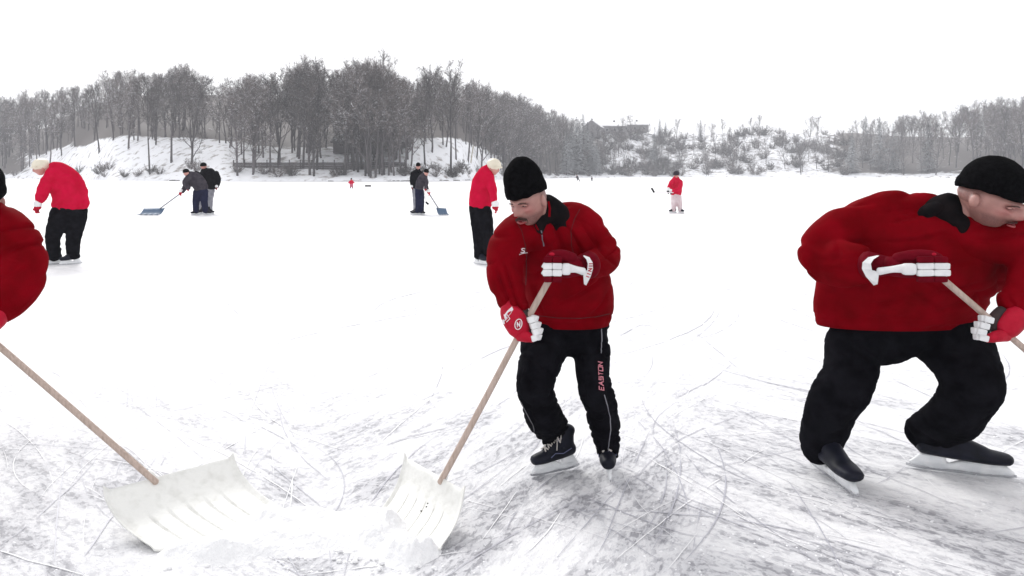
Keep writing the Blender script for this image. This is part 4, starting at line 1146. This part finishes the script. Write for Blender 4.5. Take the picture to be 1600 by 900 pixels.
    if full:
        decal(gl, [[(800, 479.5), (802, 484), (797, 492), (789.5, 499), (788, 493), (793, 486)]]+stroke([(786.5, 500), (789, 509), (792, 516)], 2.6)+stroke([(788, 492), (793, 497), (787, 503)], 1.2)+stroke([(793, 492), (797, 498), (792, 503)], 1.0), .0025, 'cuff_mark', WHITEMARK, gl)
        ring = [(810+5.2*math.cos(a), 506.6+7.8*math.sin(a)) for a in [i*math.pi/12 for i in range(25)]]
        ring = [(x+(506.6-y)*.12, y) for x, y in ring]
        decal(gl, stroke(ring, 1.2)+stroke([(808.4, 510.8), (808, 503.6), (809.8, 506.6)], 1.2)+stroke([(812.2, 502.6), (812, 510.2), (810, 507.2)], 1.2)+stroke([(807.4, 507.4), (812.8, 506)], .9), .0025, 'emblem', WHITEMARK, gl)
    # skates
    if C.sg == 1:
        skate(Vector((.240, 4.040, .0)), math.atan2(-.135, -.232), root, sc=.84)
        skate(Vector((.490, 4.050, .0)), R(-94), root, sc=.9, tilt=R(6))
    else:
        for px, yw in ((868, math.atan2(-.100, .262)), (949, R(-84))):
            q = C.P(px, 735, 4.06); skate(Vector((q.x+.09*math.cos(yw), q.y+.09*math.sin(yw), 0)), yw, root, full=False, sc=1.4, zs=.68)
    r, cs = shovel(C, shovel_label, group, full)
    snow_heap(C, cs, heap_label)
    return root

big_man(CEN, 'man in dark red jacket and black hat bending over a white shovel',
        'white plastic snow shovel with wooden handle held by the middle man', 'fresh snow heaped on the shovel in the middle')
big_man(RGT, 'broad man in dark red jacket and black hat bending at the right edge', 'wooden handled shovel held by the man at the right edge',
        'snow heaped before the shovel of the right-hand man', None, False)
big_man(LFT, 'man in dark red jacket half cut off at the left edge', 'wide white snow shovel with wooden handle at the lower left',
        'snow heaped on the wide shovel at the lower left', None, False)

# ---------------------------------------------------------------- smaller skaters
def person(C, Y, label, jacket, trousers, skates, head, hat, jm, tm, hm, gloves=(), gm=None, vox=.02, group=None, collar=None, hk=None, stripe=None, face=0, extra=None):
    """jacket / trousers: lists of chains of (px, py, dY, half px)"""
    bx = sum(s[0] for s in skates)/len(skates); root = empty('person', C.P(bx, HZ, Y), label, 'person', group); root.location.z = 0
    hk = hk or (1.0 if C.sg == 1 else 1.35)
    kk = 1.0 if C.sg == 1 else C.k
    def chains(mb, cs, f=1.0, k2=None):
        for c in cs: C.tube(mb, [(a, b, Y+d, r*f, (r*f*.95)) for a, b, d, r in c], kk=k2 or kk, seg=16, k=4)
    hx, hy, hr, hdy = head
    mb = MB(); hc = C.P(hx, hy, Y+hdy); s = hr*Y/F
    M = Matrix.Translation(hc) @ Matrix.Rotation(face*C.sg, 4, 'Z') @ Matrix.Rotation(R(15), 4, 'X') @ Matrix.Scale(s/.105, 4)
    M = M @ Matrix.Diagonal((hk, 1, 1, 1))
    head_parts(M, mb, full=False)
    chains(mb, jacket, .6); chains(mb, trousers, .55)
    j0 = jacket[0][-1]; C.tube(mb, [(j0[0], j0[1], Y+j0[2], hr*.55), (hx, hy, Y+hdy, hr*.55)], kk=1.2, seg=12, k=3)
    link('body', remesh(mb, vox*.6, 1), SKINP, root, normals=False)
    mb = MB(); chains(mb, jacket, 1, kk*.93 if kk > 1 else None); me = remesh(mb, vox, 3)
    amp = s*.10
    wrinkle(me, lambda co, n: noise.noise(Vector((co.x*7, co.y*7, co.z*12)))*amp+noise.noise(Vector((co.x*17, co.y*17, co.z*28)))*amp*.4)
    jk = link('jacket', me, jm, root, normals=False)
    mb = MB(); chains(mb, trousers, 1, kk*.78 if kk > 1 else None); me = remesh(mb, vox, 3)
    wrinkle(me, lambda co, n: noise.noise(Vector((co.x*7, co.y*7, co.z*16)))*amp)
    tr_ = link('trousers', me, tm, root, normals=False)
    if hat == 'beanie': link('knitted_hat', beanie(M @ Matrix.Diagonal((1, 1, .72, 1))).mesh(), hm, root)
    elif hat == 'helmet':
        mb = MB(); ellipsoid(mb, (0, .012, .045), (.100, .124, .098), su=28, sv=16)
        mb.v = [p for p in mb.v]; mb.v = [tuple(M @ Vector((x, y, max(z, -.02-.045*(y > -.02))))) for x, y, z in mb.v]
        hb = link('helmet', mb.mesh(), hm, root)
        mb = MB(); tube(mb, [(-.085, -.075, .03), (0, -.125, .032), (.085, -.075, .03)], [(.010, .016)]*3, seg=10); mb.v = [tuple(M @ Vector(p)) for p in mb.v]; link('brim', mb.mesh(), hm, hb)
    for gx, gy, gr, gd in gloves:
        mb = MB(); r_ = gr*Y/F; p = C.P(gx, gy, Y+gd)
        ellipsoid(mb, p+Vector((0, 0, r_*.35)), (r_*.8, r_*.8, r_*.7), su=12, sv=8)
        for k in range(4): finger(mb, [p+Vector((-r_*.1, -r_*.4+r_*.3*k, -.1*r_)), p+Vector((r_*.25*C.sg, -r_*.45+r_*.3*k, -r_*.7)), p+Vector((-r_*.1*C.sg, -r_*.45+r_*.3*k, -r_*1.0))], r_*.19)
        finger(mb, [p+Vector((r_*.3*C.sg, -r_*.6, r_*.2)), p+Vector((r_*.5*C.sg, -r_*.8, -r_*.4))], r_*.2)
        gl = link('glove', mb.mesh(), gm, root)
        mb = MB(); tube(mb, [p+Vector((0, 0, r_*.75)), p+Vector((0, 0, r_*1.25))], [r_*.85, r_*.95], seg=14, k=2); link('cuff', mb.mesh(), GLWHITE, gl)
    for sx_, yw in skates:
        q = C.P(sx_, HZ, Y); skate(Vector((q.x, Y, 0)), yw if C.sg == 1 else math.pi-yw, root, full=False, sc=1.05)
    return root
def mk(dy): return dy
for C, lab in ((CEN, 'skater in bright red jacket and cream helmet standing behind the middle man'),
               (LFT, 'skater in bright red jacket and black trousers, beside the man at the left edge')):
    Yp = 13.3
    person(C, Yp, lab,
           [[(750, 320, 0, 18), (751, 300, 0, 17), (755, 283, -.03, 16.5), (760, 268, -.08, 11.5), (764, 262, -.1, 7)], [(762, 270, -.15, 8), (768, 290, -.2, 7.5), (771, 304, -.25, 6.5), (772, 314, -.3, 5.2)], [(754, 272, .12, 8), (750, 292, .2, 7.5), (756, 310, .05, 6)]],
           [[(750, 318, 0, 17), (750, 328, 0, 17.5), (751, 334, 0, 15)], [(745, 330, 0, 12), (746, 350, 0, 10.5), (748, 372, 0, 9), (748.5, 400, 0, 7.5)], [(757, 330, -.05, 12), (760, 350, -.1, 11), (763, 372, -.05, 9), (762, 402, 0, 7.5)]],
           [(748.5, R(-50)), (762, R(-40))], (772, 262, 10.5, -.14), 'helmet', PINKRED, BLACK, CREAM, [(774, 326, 6.5, -.3)], GLRED, vox=.018, face=R(48))
    Yq = 29.8
    person(C, Yq, 'upright skater in black jacket and grey trousers behind the stooping skater, '+('in the middle' if C is CEN else 'at the left'),
           [[(650, 292, .5, 7.5), (650, 280, .5, 8), (652, 270, .5, 8.5), (653, 265.5, .5, 4)], [(645, 270, .5, 3.4), (643, 281, .5, 3.1), (644, 292, .45, 2.4)], [(658, 270, .5, 3.2), (661, 280, .4, 3), (663, 290, .3, 2.4)]],
           [[(650, 291, .5, 7), (650, 297, .5, 6.5)], [(648, 297, .5, 4.6), (649, 312, .5, 4), (649, 330, .5, 3.4)], [(654, 297, .5, 4.4), (655, 312, .5, 4), (655, 330, .5, 3.2)]],
           [(649, R(200)), (655, R(-60))], (653.5, 260, 4.6, .45), 'beanie', BLACK, GREYF, KNIT, [(644, 294, 2.6, .4)], GLDARK, vox=.028, face=0)
    person(C, Yq-.6, 'stooping skater in charcoal jacket pushing a blue shovel, '+('in the middle' if C is CEN else 'at the left'),
           [[(655, 294, 0, 7), (657, 286, -.1, 7.5), (661, 278, -.25, 7.3), (664, 273, -.35, 4.5)], [(664, 277, -.4, 3.4), (667, 286, -.5, 3), (664, 294, -.6, 2.4)], [(660, 279, -.1, 3.2), (666, 290, -.3, 3), (669, 300, -.5, 2.3)]],
           [[(655, 293, 0, 7), (655, 299, 0, 6.6)], [(653, 299, 0, 5), (653, 313, -.1, 4.4), (652, 331, 0, 3.4)], [(658, 299, 0, 4.8), (659, 313, -.1, 4.2), (659, 331, 0, 3.5)]],
           [(651, R(200)), (659, R(-50))], (666, 270, 4.6, -.4), 'beanie', CHARF, NAVYF, KNIT, [(664.5, 296, 2.6, -.55), (670, 302, 3.4, -.5)], GLRED, vox=.028, face=R(30))
    # blue shovel
    Ys = 29.0; a = C.P(665, 294, Ys); b = C.P(685, 325.5, Ys)
    r = empty('snow_shovel', (b.x, b.y, 0), 'blue snow shovel pushed by the stooping skater '+('in the middle' if C is CEN else 'at the left'), 'shovel')
    mb = MB(); tube(mb, [a, a.lerp(b, .5), b], [.022]*3, seg=10, k=3); link('handle', mb.mesh(), GREYF, r)
    cs = [C.P(681.5, 325, Ys), C.P(696.5, 326, Ys+.3), C.P(702.5, 335, Ys-.1), C.P(687, 335.5, Ys-.4)]
    mb = MB(); vv = []
    for j in range(9):
        for i in range(13):
            p = cs[0].lerp(cs[1], i/12).lerp(cs[3].lerp(cs[2], i/12), j/8); p.z -= .10*math.sin(math.pi*j/8); p.z = max(p.z, .01)
            if j: p.z += .012*(i % 3 == 0)
            vv.append(p)
    mb.add(vv, [(j*13+i, j*13+i+1, j*13+14+i, j*13+13+i) for j in range(8) for i in range(12)])
    bl = link('shovel_blade', mb.mesh(), BLUEP, r); sm = bl.modifiers.new('t', 'SOLIDIFY'); sm.thickness = .02
def hockey_stick(a, k, t, label, m1=None, w=.016):
    r = empty('hockey_stick', (k.x, k.y, 0), label, 'hockey stick')
    mb = MB(); tube(mb, [a, a.lerp(k, .5), k], [(w, w*.7)]*3, seg=8, k=2); link('shaft', mb.mesh(), m1 or WHITEMARK, r)
    mb = MB(); tube(mb, [k, k.lerp(t, .5)+Vector((0, -.02, 0)), t], [(.035, .012)]*3, seg=10, k=3); link('stick_blade', mb.mesh(), BLACK, r)
hockey_stick(CEN.P(663, 292, 29.0), CEN.P(665.5, 316, 28.9), CEN.P(669.5, 319, 28.8), 'hockey stick hanging from the hand of the skater behind the blue shovel')
# player at the right seam
YR = 30.6
person(CEN, YR, 'crimson hockey player in pale stockings holding a stick, right of the middle man',
       [[(1056, 302, 0, 9), (1056, 293, 0, 10), (1056, 284, 0, 9), (1057, 278, 0, 5)], [(1050, 284, -.2, 4), (1046, 292, -.4, 3.6), (1044.5, 297, -.5, 3)], [(1063, 284, 0, 4), (1062, 294, -.5, 3.5), (1050, 299, -.6, 2.8)]],
       [[(1056, 300, 0, 8.5), (1056, 305, 0, 8)], [(1053, 305, 0, 5), (1052.5, 318, -.1, 4.2), (1052.5, 329, 0, 3.2)], [(1060, 305, 0, 5), (1062, 318, -.1, 4.2), (1063, 329, 0, 3.2)]],
       [(1052.5, R(200)), (1063, R(-60))], (1057, 273, 4.6, -.1), 'helmet', PINKRED, varied('pale_stockings', (.55, .42, .44), (.72, .66, .68), 4, .8), CHARF, [(1044, 299.5, 3.3, -.5), (1048, 301, 2.8, -.6)], BLACK, vox=.028, face=R(-50))
hockey_stick(CEN.P(1052, 301, 29.9), CEN.P(1022, 300.5, 29.6), CEN.P(1018, 294, 29.5), 'hockey stick held level by the crimson player', WHITEMARK)
# pink child, far skaters
YC = 80
person(CEN, YC, 'small child in pink winter suit standing far off at the left shore',
       [[(549, 287, 0, 2.7), (549, 284, 0, 2.6), (549, 282, 0, 1.8)], [(547, 283, 0, 1.2), (544.5, 286, 0, 1)], [(551, 283, 0, 1.2), (553.5, 286, 0, 1)]],
       [[(549, 286.5, 0, 2.6), (549, 288, 0, 2.4)], [(547.7, 288, 0, 1.5), (547.4, 293.5, 0, 1.1)], [(550.4, 288, 0, 1.5), (551, 293.5, 0, 1.1)]],
       [(547.5, R(-80)), (551, R(-70))], (549, 280.5, 1.7, 0), 'beanie', PINKRED, varied('pink_suit', (.45, .10, .16), (.5, .14, .2), 3, .8), KNIT, (), GLRED, vox=.05)
YC = 160
person(CEN, YC, 'distant skater in dark clothes striding, left of the distant child on the far ice',
       [[(902.6, 278.6, 0, 1.5), (902, 276.6, 0, 1.7), (901.5, 274.8, 0, 1.1)], [(901.5, 275.5, 0, .8), (899.8, 277.6, 0, .7)], [(902.5, 275.5, 0, .8), (904, 277.5, 0, .7)]],
       [[(902.6, 278, 0, 1.5), (902.8, 279.2, 0, 1.4)], [(902.3, 279, 0, .9), (901.6, 283, 0, .7)], [(903.4, 279, 0, .9), (905.4, 281.6, 0, .7), (905.6, 283, 0, .6)]],
       [(901.6, R(-80)), (905.6, R(-20))], (901.2, 273.6, 1.0, 0), 'beanie', CHARF, BLACK, KNIT, (), GLRED, vox=.09)
person(CEN, 168, 'distant child in dark suit standing right of the striding far skater',
       [[(924.8, 279.6, 0, 1.2), (924.8, 278, 0, 1.2), (924.8, 277.2, 0, .8)], [(924, 278, 0, .6), (923.4, 279.6, 0, .5)], [(925.6, 278, 0, .6), (926.2, 279.6, 0, .5)]],
       [[(924.8, 279.3, 0, 1.1), (924.8, 280, 0, 1.1)], [(924.3, 280, 0, .6), (924.3, 282.6, 0, .5)], [(925.4, 280, 0, .6), (925.4, 282.6, 0, .5)]],
       [(924.3, R(-80)), (925.4, R(-70))], (924.8, 276.4, .8, 0), 'beanie', CHARF, BLACK, KNIT, (), GLRED, vox=.09)

# ---------------------------------------------------------------- haze over the lake
HAZE_D = .00048
mb = MB(); box(mb, (0, 240, 38), (900, 560, 41))
hz = link('haze', mb.mesh(), bpy.data.materials.new('haze'), None, smooth=False); tag(hz, 'thin winter haze over the lake and hills', kind='stuff')
hm_ = hz.data.materials[0]; hm_.use_nodes = True; t = hm_.node_tree; t.nodes.clear()
o_ = t.nodes.new('ShaderNodeOutputMaterial'); pv = t.nodes.new('ShaderNodeVolumePrincipled')
pv.inputs['Density'].default_value = HAZE_D; pv.inputs['Color'].default_value = (.90, .92, .97, 1)
t.links.new(pv.outputs[0], o_.inputs['Volume'])
